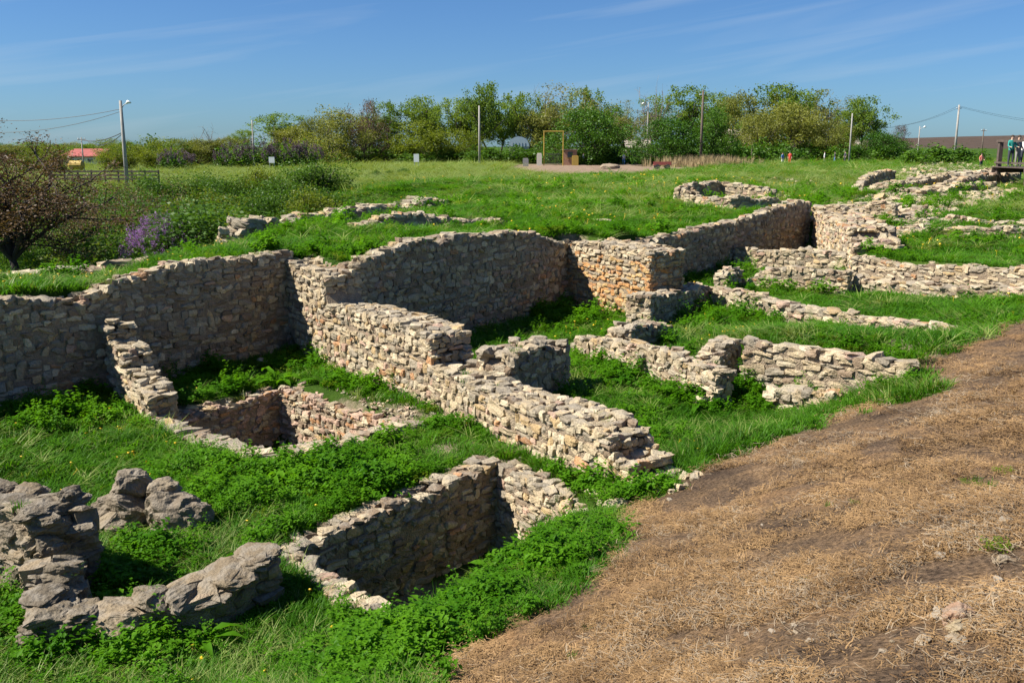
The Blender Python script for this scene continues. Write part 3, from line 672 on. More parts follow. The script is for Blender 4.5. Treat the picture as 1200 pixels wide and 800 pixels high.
# foreground ruin of big blocks
wall('massive weathered wall of big dark blocks in the grass', [(-6.3, 8.2), (-4.75, 8.0), (-4.05, 7.6)], [(-120, 586), (0, 586), (40, 600), (72, 634), (84, 655)], .5, pal=P_ROCK, sw=(.18, .44), sh=(.065, .15), rough=.06, rock=True, minpx=10)
wall('lower wall of tumbled blocks curving away from the massive block wall', [(-4.1, 7.4), (-3.82, 6.8), (-3.1, 6.95), (-2.45, 7.3), (-2.1, 7.85)], None, .38, topz=[(0, .55), (.2, .38), (.45, .3), (.72, .36), (1, .5)], pal=P_ROCK, sw=(.18, .42), sh=(.07, .15), rough=.06, rock=True, minpx=10)

# stones fallen at the feet of the walls
r = np.random.default_rng(55); sp = np.array(SPILL + [(1.45 + r.normal() * .28, 10.15 + r.normal() * .22, r.random()) for _ in range(55)]); zs = ground(sp[:, 0], sp[:, 1]); V = []; F = []; K = []; nv = 0
for (x_, y_, u_), z_ in zip(sp, zs):
    sz = (.04 + .15 * u_ ** 2) * np.array([1.3, 1.0, .7]); v, f = LOWV[r.integers(NV)]; R_ = np.array(Euler((r.normal() * .3, r.normal() * .3, r.uniform(0, 6))).to_matrix())
    V.append((v * sz) @ R_.T + np.array([x_, y_, z_ + sz[2] * .2])); F.append(f + nv); nv += len(v); K.append(np.tile(P_STD(r, 0, 0), (len(v), 1)))
tag(link('fallen_rubble', mesh_np('fallen_rubble', np.vstack(V), np.vstack(F), [M_STONE_A], False, np.vstack(K))), kind='stuff')
# ------------------------------------------------------------------ ground plants, straw (uncountable)
SRC = bpy.data.collections.new('plant_sources')            # not in the scene: only read by the scatter nodes
def src(name, me):
    o = bpy.data.objects.new(name, me); SRC.objects.link(o); return o
def blades(seed, nb, hgt, spread, wd, lean=.5, seg=3, mat=None, name='tuft'):
    r = np.random.default_rng(seed); V = []; Q = []; T = []
    for i in range(nb):
        a = r.uniform(0, 6.283); rr = spread * math.sqrt(r.random()); p = np.array([rr * math.cos(a), rr * math.sin(a), -.02])
        h = hgt * r.uniform(.55, 1.15); b = a + r.normal() * .9; ln = lean * r.uniform(.3, 1.3) * h; ww = wd * r.uniform(.7, 1.3)
        side = np.array([-math.sin(b), math.cos(b), 0]); base = len(V)
        for k in range(seg):
            t = k / seg; c = p + np.array([math.cos(b) * ln * t * t, math.sin(b) * ln * t * t, h * t * (1 - .18 * t)])
            wk = ww * (1 - .65 * t * t); V += [c - side * wk / 2, c + side * wk / 2]
        V.append(p + np.array([math.cos(b) * ln, math.sin(b) * ln, h * .82]))
        for k in range(seg - 1): Q.append((base + 2 * k, base + 2 * k + 1, base + 2 * k + 3, base + 2 * k + 2))
        T.append((base + 2 * seg - 2, base + 2 * seg - 1, base + 2 * seg))
    return src(name, mesh_np(name, np.array(V), [np.array(Q), np.array(T)], [mat], True))
def leafy(seed, stems, hgt, spread, leaf, per, mat, name='weed'):
    """mounded plant of leaflets folded along the midrib"""
    r = np.random.default_rng(seed); V = []; T = []
    for i in range(stems):
        a = r.uniform(0, 6.283); q = math.sqrt(r.random()); top = np.array([spread * q * math.cos(a), spread * q * math.sin(a), hgt * (1 - .45 * q * q) * r.uniform(.75, 1.15)])
        for k in range(per):
            t = r.uniform(.35, 1.0) ** .6; c = top * np.array([t, t, t]) + r.normal(size=3) * np.array([.25, .25, .12]) * spread * .5
            c[2] = max(c[2], .015); b = r.uniform(0, 6.283); el = r.uniform(-.5, .55); l = leaf * r.uniform(.7, 1.3); wd = l * .62
            d = np.array([math.cos(b) * math.cos(el), math.sin(b) * math.cos(el), math.sin(el)]); sdv = np.array([-math.sin(b), math.cos(b), 0]); up = np.cross(sdv, d) * -1
            n0 = len(V); V += [c, c + d * l * .5 + sdv * wd * .5 + up * wd * .18, c + d * l - up * l * .08, c + d * l * .5 - sdv * wd * .5 + up * wd * .18]
            T += [(n0, n0 + 1, n0 + 2), (n0, n0 + 2, n0 + 3)]
    return src(name, mesh_np(name, np.array(V), np.array(T), [mat], True))
def rosette(seed, nl, ln, wd, mat, name='dock', lift=.75):
    r = np.random.default_rng(seed); V = []; Q = []
    for i in range(nl):
        b = 6.283 * i / nl + r.normal() * .3; l = ln * r.uniform(.7, 1.15); el = r.uniform(.5, 1.25) * lift; w0 = wd * r.uniform(.8, 1.2)
        sdv = np.array([-math.sin(b), math.cos(b), 0]); n0 = len(V); c = np.zeros(3)
        for k in range(7):
            t = k / 6; e = el * (1 - t) - .55 * t; c = c + np.array([math.cos(b) * math.cos(e), math.sin(b) * math.cos(e), math.sin(e)]) * l / 6
            wk = w0 * (math.sin(math.pi * min(1, t * .92 + .06)) ** .7); wav = .14 * w0 * math.sin(k * 2.1 + i)
            V += [c - sdv * wk / 2 + np.array([0, 0, .22 * wk + wav]), c.copy(), c + sdv * wk / 2 + np.array([0, 0, .22 * wk - wav])]
        for k in range(6):
            a = n0 + 3 * k; Q += [(a, a + 1, a + 4, a + 3), (a + 1, a + 2, a + 5, a + 4)]
    return src(name, mesh_np(name, np.array(V), np.array(Q), [mat], True))
def straws(seed, nb, ln, wd, spread, mat, name='straw'):
    r = np.random.default_rng(seed); V = []; Q = []
    for i in range(nb):
        p = np.array([r.normal() * spread, r.normal() * spread, r.uniform(.0, .02)]); b = r.uniform(0, 6.283); l = ln * r.uniform(.4, 1.3); el = r.normal() * .13; bend = r.normal() * .5
        n0 = len(V)
        for k in range(4):
            t = k / 3 - .5; bb = b + bend * t; d = np.array([math.cos(bb), math.sin(bb), math.sin(el)]); sdv = np.array([-math.sin(bb), math.cos(bb), .3])
            c = p + d * l * t + np.array([0, 0, -.05 * l * t * t]); w_ = wd * r.uniform(.8, 1.2); V += [c - sdv * w_ / 2, c + sdv * w_ / 2]
        for k in range(3): a = n0 + 2 * k; Q.append((a, a + 1, a + 3, a + 2))
    return src(name, mesh_np(name, np.array(V), np.array(Q), [mat], True))
def dandelion(seed):
    V = []; T = []; r = np.random.default_rng(seed)
    for i in range(16):
        b = 6.283 * i / 16; V += [(0, 0, .13), (.021 * math.cos(b), .021 * math.sin(b), .135), (.021 * math.cos(b + .3), .021 * math.sin(b + .3), .128)]; T.append((3 * i, 3 * i + 1, 3 * i + 2))
    n0 = len(V); V += [(-.002, 0, 0), (.002, 0, 0), (.002, 0, .13), (-.002, 0, .13)]
    return src('dandelion', mesh_np('dandelion', np.array(V), [np.array(T), np.array([(n0, n0 + 1, n0 + 2, n0 + 3)])], [M_FLOWER]))
def gn_scatter(objname, pts, rot, scl, idx, sources, first, extra=None):
    col = bpy.data.collections.new(objname + '_sources')
    for o in sources: col.objects.link(o)
    me = bpy.data.meshes.new(objname); me.vertices.add(len(pts)); me.vertices.foreach_set('co', np.asarray(pts, np.float32).ravel())
    a = me.attributes.new('rot', 'FLOAT_VECTOR', 'POINT'); a.data.foreach_set('vector', np.asarray(rot, np.float32).ravel())
    a = me.attributes.new('scl', 'FLOAT_VECTOR', 'POINT'); a.data.foreach_set('vector', np.asarray(scl, np.float32).ravel())
    a = me.attributes.new('idx', 'INT', 'POINT'); a.data.foreach_set('value', np.asarray(idx, np.int32))
    ob = link(objname, me)
    ng = bpy.data.node_groups.new(objname, 'GeometryNodeTree')
    ng.interface.new_socket('Geometry', in_out='INPUT', socket_type='NodeSocketGeometry'); ng.interface.new_socket('Geometry', in_out='OUTPUT', socket_type='NodeSocketGeometry')
    gi = ng.nodes.new('NodeGroupInput'); go = ng.nodes.new('NodeGroupOutput')
    ci = ng.nodes.new('GeometryNodeCollectionInfo'); ci.inputs['Collection'].default_value = col; ci.inputs['Separate Children'].default_value = True; ci.inputs['Reset Children'].default_value = True
    ip = ng.nodes.new('GeometryNodeInstanceOnPoints'); ip.inputs['Pick Instance'].default_value = True
    def na(nm, ty):
        q = ng.nodes.new('GeometryNodeInputNamedAttribute'); q.data_type = ty; q.inputs['Name'].default_value = nm; return q.outputs['Attribute']
    e2r = ng.nodes.new('FunctionNodeEulerToRotation')
    ng.links.new(gi.outputs[0], ip.inputs['Points']); ng.links.new(ci.outputs[0], ip.inputs['Instance'])
    ng.links.new(na('idx', 'INT'), ip.inputs['Instance Index']); ng.links.new(na('rot', 'FLOAT_VECTOR'), e2r.inputs[0]); ng.links.new(e2r.outputs[0], ip.inputs['Rotation'])
    ng.links.new(na('scl', 'FLOAT_VECTOR'), ip.inputs['Scale']); ng.links.new(ip.outputs[0], go.inputs[0])
    md = ob.modifiers.new('scatter', 'NODES'); md.node_group = ng
    return tag(ob, kind='stuff')

def wall_near(x, y):
    d = np.full(len(x), -9.0)
    for poly in FOOT:
        p = np.array(poly); m_ = (x > p[:, 0].min() - .6) & (x < p[:, 0].max() + .6) & (y > p[:, 1].min() - .6) & (y < p[:, 1].max() + .6)
        if m_.any(): i = np.where(m_)[0]; d[i] = np.maximum(d[i], sdist(poly, x[i], y[i]))
    return d
def free_of_walls(x, y, pad=0.0):
    ok = np.ones(len(x), bool)
    for poly in FOOT:
        p = np.array(poly); m_ = ok & (x > p[:, 0].min() - .4) & (x < p[:, 0].max() + .4) & (y > p[:, 1].min() - .4) & (y < p[:, 1].max() + .4)
        if m_.any():
            i = np.where(m_)[0]; ok[i[sdist(poly, x[i], y[i]) > -pad]] = False
    for poly, zf in PITS:
        ok &= ~(np.abs(sdist(poly, x, y) + .15) < .2)
    return ok
def sample(n, r0, r1, seed, half=.66, power=0.0):
    r = np.random.default_rng(seed); u = r.random(n)
    rr = r0 * (r1 / r0) ** u
    a = r.uniform(-half, half, n); return rr * np.sin(a), rr * np.cos(a), rr, r
PATH_SLABS = []
HOT = [(440, 570, .9, .5), (60, 492, .7, .5), (120, 492, .6, .4), (380, 560, .8, .6), (260, 545, .6, .7), (300, 580, .7, .6), (740, 440, .7, .9), (800, 460, .5, .6), (470, 775, .9, .45), (560, 720, .8, .35), (640, 665, .8, .4), (690, 630, .7, .4), (180, 655, .7, .4), (350, 432, .8, .3),
       (690, 378, .8, .5), (650, 372, .8, .5), (800, 375, .6, 1.0), (880, 375, .5, .8), (420, 780, .6, .4), (660, 560, .6, .35), (520, 500, .6, .35), (230, 445, .6, .6), (270, 700, .8, .25), (170, 760, .7, .4), (870, 320, .5, .8), (10, 740, .6, .4), (400, 460, .6, .3)]
HOTP = [(*hit(a, b_), k, s_) for a, b_, k, s_ in HOT]
def weedness(x, y):
    w_ = .25 * sstep((fbm(x * .55, y * .55, 0, 61, 3) - .1) / .5)
    for hx, hy, k, s_ in HOTP: w_ = np.maximum(w_, k * np.exp(-((x - hx) ** 2 + (y - hy) ** 2) / (2 * s_ * s_)))
    return w_
def bare_amount(x, y):
    rbx = np.exp(-(((x - 16) / 9) ** 2 + ((y - 42) / 14) ** 2)) * (x > 8) * sstep((fbm(x * .4, y * .4, 0, 71, 4) + .25) / .3)
    return np.maximum(np.maximum(soil_amount(x, y), rbx), sstep(sdist(GRAVEL, x, y) / 2 + .3) * (y > 60))

def in_rubble(x, y):
    m_ = np.zeros(len(x), bool)
    for p in RUB[:6]: m_ |= sdist(p, x, y) > .1
    return m_
rs9 = np.random.default_rng(9)
# grass
G_SRC = [blades(1, 26, .15, .11, .011, .6, 3, M_GRASS, 'grass_a'), blades(2, 24, .20, .10, .010, .8, 3, M_GRASS, 'grass_b'), blades(3, 30, .10, .13, .012, .5, 3, M_GRASS, 'grass_c'),
         blades(4, 22, .30, .10, .009, .8, 3, M_GRASS_DRY, 'grass_d')]
x, y, rr, r = sample(150000, 4.2, 175, 21, .66)
dd = dry_d(x, y); keep = (dd < -.02 + r.normal(size=len(x)) * .12) & free_of_walls(x, y, .02) & (r.random(len(x)) > bare_amount(x, y) * np.where(rr > 60, 1.3, .72)) & ~((x < -1.5) & (y < 4))
keep &= (sdist(PITS[0][0], x, y) < -.3) & (sdist(PITS[1][0], x, y) < -.3) & ~(in_rubble(x, y) & (r.random(len(x)) < .85))
x, y, rr = x[keep], y[keep], rr[keep]; nG = len(x)
z = ground(x, y)
sc_xy = .75 * (1 + np.clip(rr - 8, 0, None) / 9.0) ** .95; sc_z = .74 * (1 + np.clip(rr - 8, 0, None) / 60.0) ** .6
hv = .75 + .5 * sstep(fbm(x * .8, y * .8, 0, 77, 3) * .8 + .5); j = r.uniform(.7, 1.3, nG)
edge_lush = np.exp(-((dry_d(x, y) + .35) / .3) ** 2) * (rr < 25)
sc_z = sc_z * (1 + .5 * edge_lush)
idxs = r.integers(0, 3, nG); pale = (rr > 40) & (r.random(nG) < .12 + .7 * ((y > 78) & (x < 4)) + .35 * sstep((fbm(x * .05, y * .12, 0, 15, 3) - .05) / .35)); idxs[pale] = 3
pale |= r.random(nG) < .05 + .16 * sstep((fbm(x * .6, y * .6, 0, 19, 3) - .1) / .4); idxs[pale] = 3
sc_z = np.where(pale, sc_z * .6, sc_z)
gn_scatter('grass', np.stack([x, y, z], 1), np.stack([r.normal(size=nG) * .12, r.normal(size=nG) * .12, r.uniform(0, 6.283, nG)], 1), np.stack([sc_xy * j, sc_xy * j, sc_z * hv * j], 1), idxs, G_SRC, 0)
TOPS += [(a_, b_, gz(a_, b_)) for a_, b_ in [hit(c_ + rs9.uniform(-14, 14), 452 + (c_ - 372) * .3 + rs9.uniform(-6, 8)) for c_ in range(372, 492, 3)]]
# tufts rooted on the wall tops
tp_ = np.array(TOPS); km = fbm(tp_[:, 0] * .9, tp_[:, 1] * .9, 0, 53, 3) > -.05; tp_ = tp_[km]; nT = len(tp_)
gn_scatter('wall_top_grass', tp_, np.stack([r.normal(size=nT) * .2, r.normal(size=nT) * .2, r.uniform(0, 6.283, nT)], 1), np.repeat(r.uniform(.3, .8, nT)[:, None], 3, 1), r.integers(0, 4, nT), G_SRC, 0)
# broad-leaved weeds
W_SRC = [leafy(16, 12, .34, .13, .036, 12, M_WEED, 'weed_f'), leafy(17, 22, .12, .2, .028, 10, M_WEED_Y, 'weed_g'), leafy(11, 16, .20, .15, .042, 9, M_WEED, 'weed_a'), leafy(12, 18, .26, .17, .05, 9, M_WEED, 'weed_b'), leafy(13, 14, .14, .16, .036, 10, M_WEED, 'weed_c'), rosette(14, 9, .26, .085, M_WEED, 'weed_d'), rosette(15, 7, .34, .075, M_WEED, 'weed_e', 1.1)]
x, y, rr, r = sample(90000, 4.2, 60, 22, .66)
dd = dry_d(x, y); wn = np.maximum(weedness(x, y), .6 * np.exp(-((wall_near(x, y) + .12) / .16) ** 2) * sstep((fbm(x * 1.1, y * 1.1, 0, 63, 3) + .1) / .4))
keep = (dd < -.05 + r.normal(size=len(x)) * .1) & free_of_walls(x, y, .06) & (r.random(len(x)) < wn * .8) & ~((x < -1.5) & (y < 4)) & (sdist(PITS[1][0], x, y) < -.3) & (sdist(PITS[0][0], x, y) < -.3)
x, y, rr, wn = x[keep], y[keep], rr[keep], wn[keep]; nW = len(x); z = ground(x, y)
s_ = r.uniform(.65, 1.25, nW) * (.55 + .75 * wn) * (1 + np.clip(rr - 9, 0, None) / 22.0)
ii = r.choice(7, nW, p=[.27, .21, .22, .015, .01, .13, .145])
gn_scatter('weeds', np.stack([x, y, z - .01], 1), np.stack([r.normal(size=nW) * .1, r.normal(size=nW) * .1, r.uniform(0, 6.283, nW)], 1), np.stack([s_, s_, s_ * r.uniform(.8, 1.2, nW)], 1), ii, W_SRC, 0)
# weeds hanging on the floor of the square pit
# dandelions
x, y, rr, r = sample(5200, 5, 70, 23, .6)
pt = sstep((fbm(x * .25, y * .25, 0, 91, 3) + .05) / .4)
keep = (dry_d(x, y) < -.15) & free_of_walls(x, y, .1) & (r.random(len(x)) < np.where(rr > 14, .8, .2) * pt) & (bare_amount(x, y) < .4)
x, y, rr = x[keep], y[keep], rr[keep]; nD = len(x); s_ = .75 * (1 + np.clip(rr - 9, 0, None) / 16)
gn_scatter('dandelion_flowers', np.stack([x, y, ground(x, y) + .04], 1), np.stack([r.normal(size=nD) * .3, r.normal(size=nD) * .3, r.uniform(0, 6, nD)], 1), np.stack([s_, s_, s_ * .9], 1), np.zeros(nD), [dandelion(1)], 0)
# straw and cut stalks on the mound
M_STRAW_PALE = leaf_mat('bleached_straw', (0.15, 0.11, 0.07), (0.40, 0.32, 0.22), 0.08, 0.2, 1.6)
S_SRC = [straws(31, 24, .05, .003, .05, M_STRAW, 'straw_a'), straws(32, 14, .08, .0028, .06, M_STRAW_PALE, 'straw_b'), straws(33, 34, .03, .0035, .05, M_STRAW, 'straw_c'), straws(34, 4, .15, .003, .08, M_STRAW_PALE, 'straw_d'), blades(35, 16, .05, .06, .006, 1.6, 3, M_STRAW, 'straw_e')]
x, y, rr, r = sample(80000, 2.3, 20, 24, .66)
dens = .02 + .7 * sstep(fbm(x * 2.2, y * 2.2, 0, 41, 4) * 1.1 + .5)
keep = (dry_d(x, y) > r.normal(size=len(x)) * .1) & (r.random(len(x)) < dens)
x, y, rr = x[keep], y[keep], rr[keep]; nS = len(x); s_ = r.uniform(.6, 1.3, nS) * (.75 + rr / 14); pb = sstep((fbm(x * .9, y * .9, 0, 87, 3) + .05) / .5); ii = np.where(r.random(nS) < .05 + .5 * pb * r.random(nS), r.choice([1, 3], nS, p=[.9, .1]), r.choice([0, 2, 4], nS, p=[.35, .45, .2]))
gn_scatter('straw_litter', np.stack([x, y, ground(x, y) + .006], 1), np.stack([r.normal(size=nS) * .1, r.normal(size=nS) * .1, r.uniform(0, 6.283, nS)], 1), np.stack([s_, s_, s_], 1), ii, S_SRC, 0)
# sparse green sprouts on the mound
x, y, rr, r = sample(1500, 2.5, 14, 25, .62)
k = np.exp(-((x - hit(1150, 560)[0]) ** 2 + (y - hit(1150, 560)[1]) ** 2) / .5) + np.exp(-((x - hit(1190, 620)[0]) ** 2 + (y - hit(1190, 620)[1]) ** 2) / .1) + .03
keep = (dry_d(x, y) > .1) & (r.random(len(x)) < k * .5); x, y, rr = x[keep], y[keep], rr[keep]; nQ = len(x); s_ = r.uniform(.25, .6, nQ)
gn_scatter('sprout_weeds', np.stack([x, y, ground(x, y)], 1), np.stack([0 * x, 0 * x, r.uniform(0, 6.283, nQ)], 1), np.stack([s_, s_, s_], 1), r.choice(2, nQ), [W_SRC[1], G_SRC[0]], 0)

# ------------------------------------------------------------------ trees and shrubs
def leaf_cloud(centers, per, spread, leaf, seed, flat=.7):
    r = np.random.default_rng(seed); c = np.repeat(np.asarray(centers, float), per, 0); n_ = len(c)
    c = c + r.normal(size=(n_, 3)) * spread * np.array([1, 1, flat])
    u = r.normal(size=(n_, 3)); u /= np.linalg.norm(u, axis=1)[:, None]; u[:, 2] *= .6
    v = np.cross(u, r.normal(size=(n_, 3))); v /= np.linalg.norm(v, axis=1)[:, None]
    l = leaf * r.uniform(.6, 1.35, n_)[:, None]
    V = np.stack([c - u * l * .5, c + v * l * .32, c + u * l * .5, c - v * l * .32], 1).reshape(-1, 3)
    return V, np.arange(n_ * 4).reshape(-1, 4)
def tree_mesh(seed, H, spread, clear, limbs, sub, twig, per, leaf, lspread, mleaf, mbark, trunk_r=.022, up=.55, droop=0.0, thin=1.0, lobes=0):
    r = np.random.default_rng(seed); mb = MB(); tips = []
    def branch(p, d, ln, rad, depth):
        k = 4; pts = [p]; q = np.array(p, float); dd_ = np.array(d, float)
        for i in range(k):
            dd_ = dd_ + r.normal(size=3) * .16 + np.array([0, 0, (.07 if depth < 2 else .02) - droop]); dd_ /= np.linalg.norm(dd_); q = q + dd_ * ln / k; pts.append(q.copy())
        mb.tube(pts, np.linspace(rad, rad * .45, k + 1), 6 if depth == 0 else 5 if depth == 1 else 4 if depth == 2 else 3, cap=False)
        return pts, dd_
    tp, td = branch(np.array([0, 0, -.3]), np.array([r.normal() * .08, r.normal() * .08, 1.]), H * clear + .3, H * trunk_r, 0)
    tops = [tp[-1], tp[-2] * .4 + tp[-1] * .6]
    for i in range(limbs):
        a = 6.283 * i / limbs + r.normal() * .35; el = r.uniform(up * .55, up * 1.6); st = tops[i % 2] if i else tp[-1]
        d = np.array([math.cos(a) * math.cos(el), math.sin(a) * math.cos(el), math.sin(el)])
        reach = (H * (1 - clear)) * math.sin(min(el, 1.4)) * .3 + spread * math.cos(el) * .55 + .24 * H * (1 - clear)
        lp, ld = branch(st, d, reach, H * trunk_r * .55 * thin, 1)
        for s2 in range(sub):
            b0 = lp[1 + s2 % 4]; d2 = ld * .6 + r.normal(size=3) * .65 + np.array([0, 0, .25]); d2 /= np.linalg.norm(d2)
            sp, sd2 = branch(b0, d2, reach * r.uniform(.4, .7), H * trunk_r * .25 * thin, 2)
            for t in range(twig):
                d3 = sd2 * .7 + r.normal(size=3) * .6 + np.array([0, 0, .1]); d3 /= np.linalg.norm(d3)
                wp, _ = branch(sp[2 + t % 3], d3, reach * r.uniform(.2, .38), H * trunk_r * .11 * thin, 3)
                tips += [wp[2], wp[3], wp[4]]
            tips.append(sp[3])
    if lobes:
        R0 = np.percentile([math.hypot(t[0], t[1]) for t in tips], 85); z0_ = min(t[2] for t in tips) * .6 + H * clear * .4; z1_ = max(t[2] for t in tips)
        for i in range(lobes):
            a = r.uniform(0, 6.283); cz_ = r.uniform(-1, 1); q = math.sqrt(max(0, 1 - abs(cz_) ** 2.2)) * r.uniform(.45, 1.0)
            c = np.array([math.cos(a) * q * R0, math.sin(a) * q * R0, (z0_ + z1_) / 2 + cz_ * (z1_ - z0_) / 2])
            for k in range(4): tips.append(c + r.normal(size=3) * lspread * .9 * np.array([1.3, 1.3, .6]))
    tm = mesh_np('trunk', np.vstack(mb.v), [np.array(f) for f in mb.f.values()], [mbark], True)
    cm = None
    if per:
        V, F = leaf_cloud(tips, per, lspread, leaf, seed + 1); cm = mesh_np('crown', V, F, [mleaf])
    top = max(t[2] for t in tips) + (lspread if per else 0); wid = 2 * np.percentile([math.hypot(t[0], t[1]) for t in tips], 92) + lspread
    return tm, cm, top, wid
LM = {'locust': leaf_mat('locust_leaves', (0.075, 0.14, 0.02), (0.205, 0.28, 0.045), .45, .1, .35), 'dense': leaf_mat('dense_leaves', (0.034, 0.10, 0.010), (0.105, 0.21, 0.018), .35, .25, .5),
      'olive': leaf_mat('olive_leaves', (0.105, 0.13, 0.026), (0.245, 0.255, 0.055), .35, .2, .35), 'pale': leaf_mat('pale_leaves', (0.14, 0.145, 0.045), (0.25, 0.245, 0.085), .35, .2, .35),
      'brown': leaf_mat('purple_brown_leaves', (0.10, 0.065, 0.055), (0.19, 0.13, 0.10), .3, .2, .4), 'bud': leaf_mat('reddish_buds', (0.075, 0.045, 0.022), (0.17, 0.105, 0.05), .2, .2, .8),
      'shrub': leaf_mat('shrub_leaves', (0.036, 0.095, 0.008), (0.10, 0.185, 0.018), .35, .25, .5), 'lime': leaf_mat('lime_leaves', (0.085, 0.125, 0.012), (0.18, 0.22, 0.024), .4, .2, .4)}
TV = {}
for k, a in {'locust': [(9.5, 4.4, .40, 6, 5, 2, 24, .29, .36, 20)], 'dense': [(8, 4.8, .16, 7, 5, 2, 34, .30, .5, 60)], 'olive': [(9, 4.8, .16, 7, 5, 2, 28, .27, .48, 54)], 'pale': [(9.5, 4.6, .26, 7, 5, 3, 15, .25, .42, 26)],
             'brown': [(9, 3.6, .2, 6, 6, 3, 15, .24, .40, 30)], 'bare': [(9, 3.6, .3, 6, 6, 4, 0, .2, .3, 0)], 'lime': [(7, 3.6, .18, 7, 5, 2, 24, .26, .42, 46)]}.items():
    a = a[0]; TV[k] = [tree_mesh(500 + 31 * v + len(k) * 7, a[0], a[1], a[2], a[3], a[4], a[5], a[6], a[7], a[8], LM.get(k), M_BARK_PALE if k in ('bare', 'pale') else M_BARK, up=.75 if k in ('locust', 'bare', 'pale') else .55, lobes=a[9]) for v in range(3 if k in ('locust', 'olive', 'dense') else 2)]
def put_tree(kind, px, pytop, y, wpx, label, group=None, name='tree', cat='tree', pyb=None):
    var = TV[kind]; v = var[int(px) % len(var)]; x_ = Xat(px, 180, y); zb = gz(x_, y)
    H = Zat(px, pytop, y) - zb; W_ = wpx * 1.2 / FPX * y
    root = empty(name, (x_, y, zb), random.uniform(0, 6.28)); tag(root, label, cat, group)
    root.scale = (W_ / v[3], W_ / v[3], H / v[2])
    link('trunk', v[0], root)
    if v[1]: link('crown', v[1], root)
    return root
rs0 = np.random.default_rng(3)
GL = 'trees of the belt beyond the lawns'
KS = {'locust': 'airy green locust tree', 'olive': 'bushy olive-green tree', 'dense': 'dense dark green tree', 'pale': 'pale thin-leaved tree', 'bare': 'leafless grey tree', 'lime': 'low lime-green bushy tree', 'brown': 'brownish purple tree'}
LANDM = [(205, 'behind the first far lilac'), (243, 'near the gap before the far lilacs'), (298, 'behind the thin grey pole and lilacs'), (335, 'behind the notice board by the lilacs'), (395, 'at the end of the low hedge'), (488, 'behind the hedge and its notice board'), (562, 'behind the pale pole at the hedge'), (607, 'around the barrel-roofed shed'), (648, 'behind the yellow pipe frame'), (690, 'beside the brick kiosk'), (735, 'behind the people on the gravel'), (765, 'behind the half-hidden street lamp'), (790, 'beside the red handcart'), (821, 'behind the tall dark wooden pole'), (868, 'by the house with the weathered grey roof'), (920, 'behind the people at the white parapet'), (980, 'behind the walkers on the road'), (1003, 'behind the slender pale pole'), (1040, 'at the end of the belt towards the brown hill')]
KL = {'locust': 'airy green locust tree with bare limbs showing in the tree belt', 'olive': 'bushy olive-green tree in the belt beyond the lawns', 'dense': 'dense dark green tree standing before the tree belt', 'pale': 'pale yellowish tree with thin new leaves in the belt', 'bare': 'leafless grey tree sticking up among the tree belt', 'lime': 'low lime-green bushy tree at the edge of the field', 'brown': 'brownish purple tree just coming into leaf'}
for kind, px, top, yy, wp in [('lime', 178, 160, 128, 46), ('lime', 206, 162, 135, 40), ('bare', 243, 142, 140, 38), ('olive', 232, 162, 138, 46), ('olive', 268, 160, 140, 46), ('locust', 285, 152, 150, 26), ('locust', 322, 132, 155, 60), ('olive', 346, 148, 150, 50), ('olive', 390, 121, 145, 78), ('brown', 426, 115, 150, 46), ('olive', 368, 136, 152, 44),
                         ('locust', 462, 117, 158, 46), ('locust', 497, 112, 160, 48), ('lime', 492, 140, 150, 66), ('locust', 532, 113, 160, 46), ('locust', 578, 95, 158, 52), ('locust', 552, 122, 162, 44), ('lime', 540, 150, 152, 50), ('locust', 606, 107, 160, 50), ('bare', 628, 98, 165, 46), ('pale', 668, 97, 160, 82), ('locust', 690, 100, 168, 44), ('dense', 690, 118, 142, 78), ('olive', 638, 125, 158, 56), ('locust', 650, 118, 165, 44), ('pale', 733, 116, 160, 44), ('bare', 763, 89, 158, 44), ('dense', 786, 130, 132, 66), ('locust', 802, 98, 165, 48), ('locust', 775, 110, 165, 44),
                         ('locust', 828, 106, 172, 44), ('olive', 868, 106, 162, 60), ('locust', 905, 97, 165, 70), ('olive', 922, 118, 155, 76), ('olive', 890, 128, 152, 56), ('pale', 957, 103, 162, 56), ('locust', 940, 104, 168, 50), ('pale', 984, 112, 162, 40), ('locust', 1013, 112, 152, 52), ('olive', 975, 135, 150, 50), ('locust', 1000, 130, 156, 40), ('brown', 1046, 146, 158, 34), ('dense', 1032, 150, 146, 46), ('locust', 585, 115, 166, 50), ('locust', 515, 122, 168, 44), ('olive', 440, 132, 160, 40), ('locust', 716, 122, 168, 40), ('locust', 848, 112, 175, 46)]:
    near_ = [ph for q, ph in LANDM if abs(q - px) < 17]
    put_tree(kind, px, top, yy, wp, KS[kind] + ' ' + near_[0] if near_ else KL[kind], GL)
for px, top, yy, wp in ((62, 168, 118, 34), (130, 166, 126, 36), (150, 164, 130, 30), (40, 170, 120, 36)):
    put_tree('lime', px, top, yy, wp, 'low bushy tree beside the red-roofed house', 'low trees beside the red-roofed house')
for i, px in enumerate(range(-70, 240, 20)):
    put_tree(('olive', 'locust', 'lime', 'dense')[i % 4], px, 168 + rs0.uniform(-6, 3), 230 + rs0.uniform(-20, 20), 40, 'distant ' + ('olive', 'airy green', 'lime-green', 'dark green')[i % 4] + ' tree on the horizon beyond the red-roofed house', 'distant trees beyond the red-roofed house')
put_tree('dense', 840, 117, 134, 44, 'round dark green chestnut-shaped tree beside the tall dark lamp post')
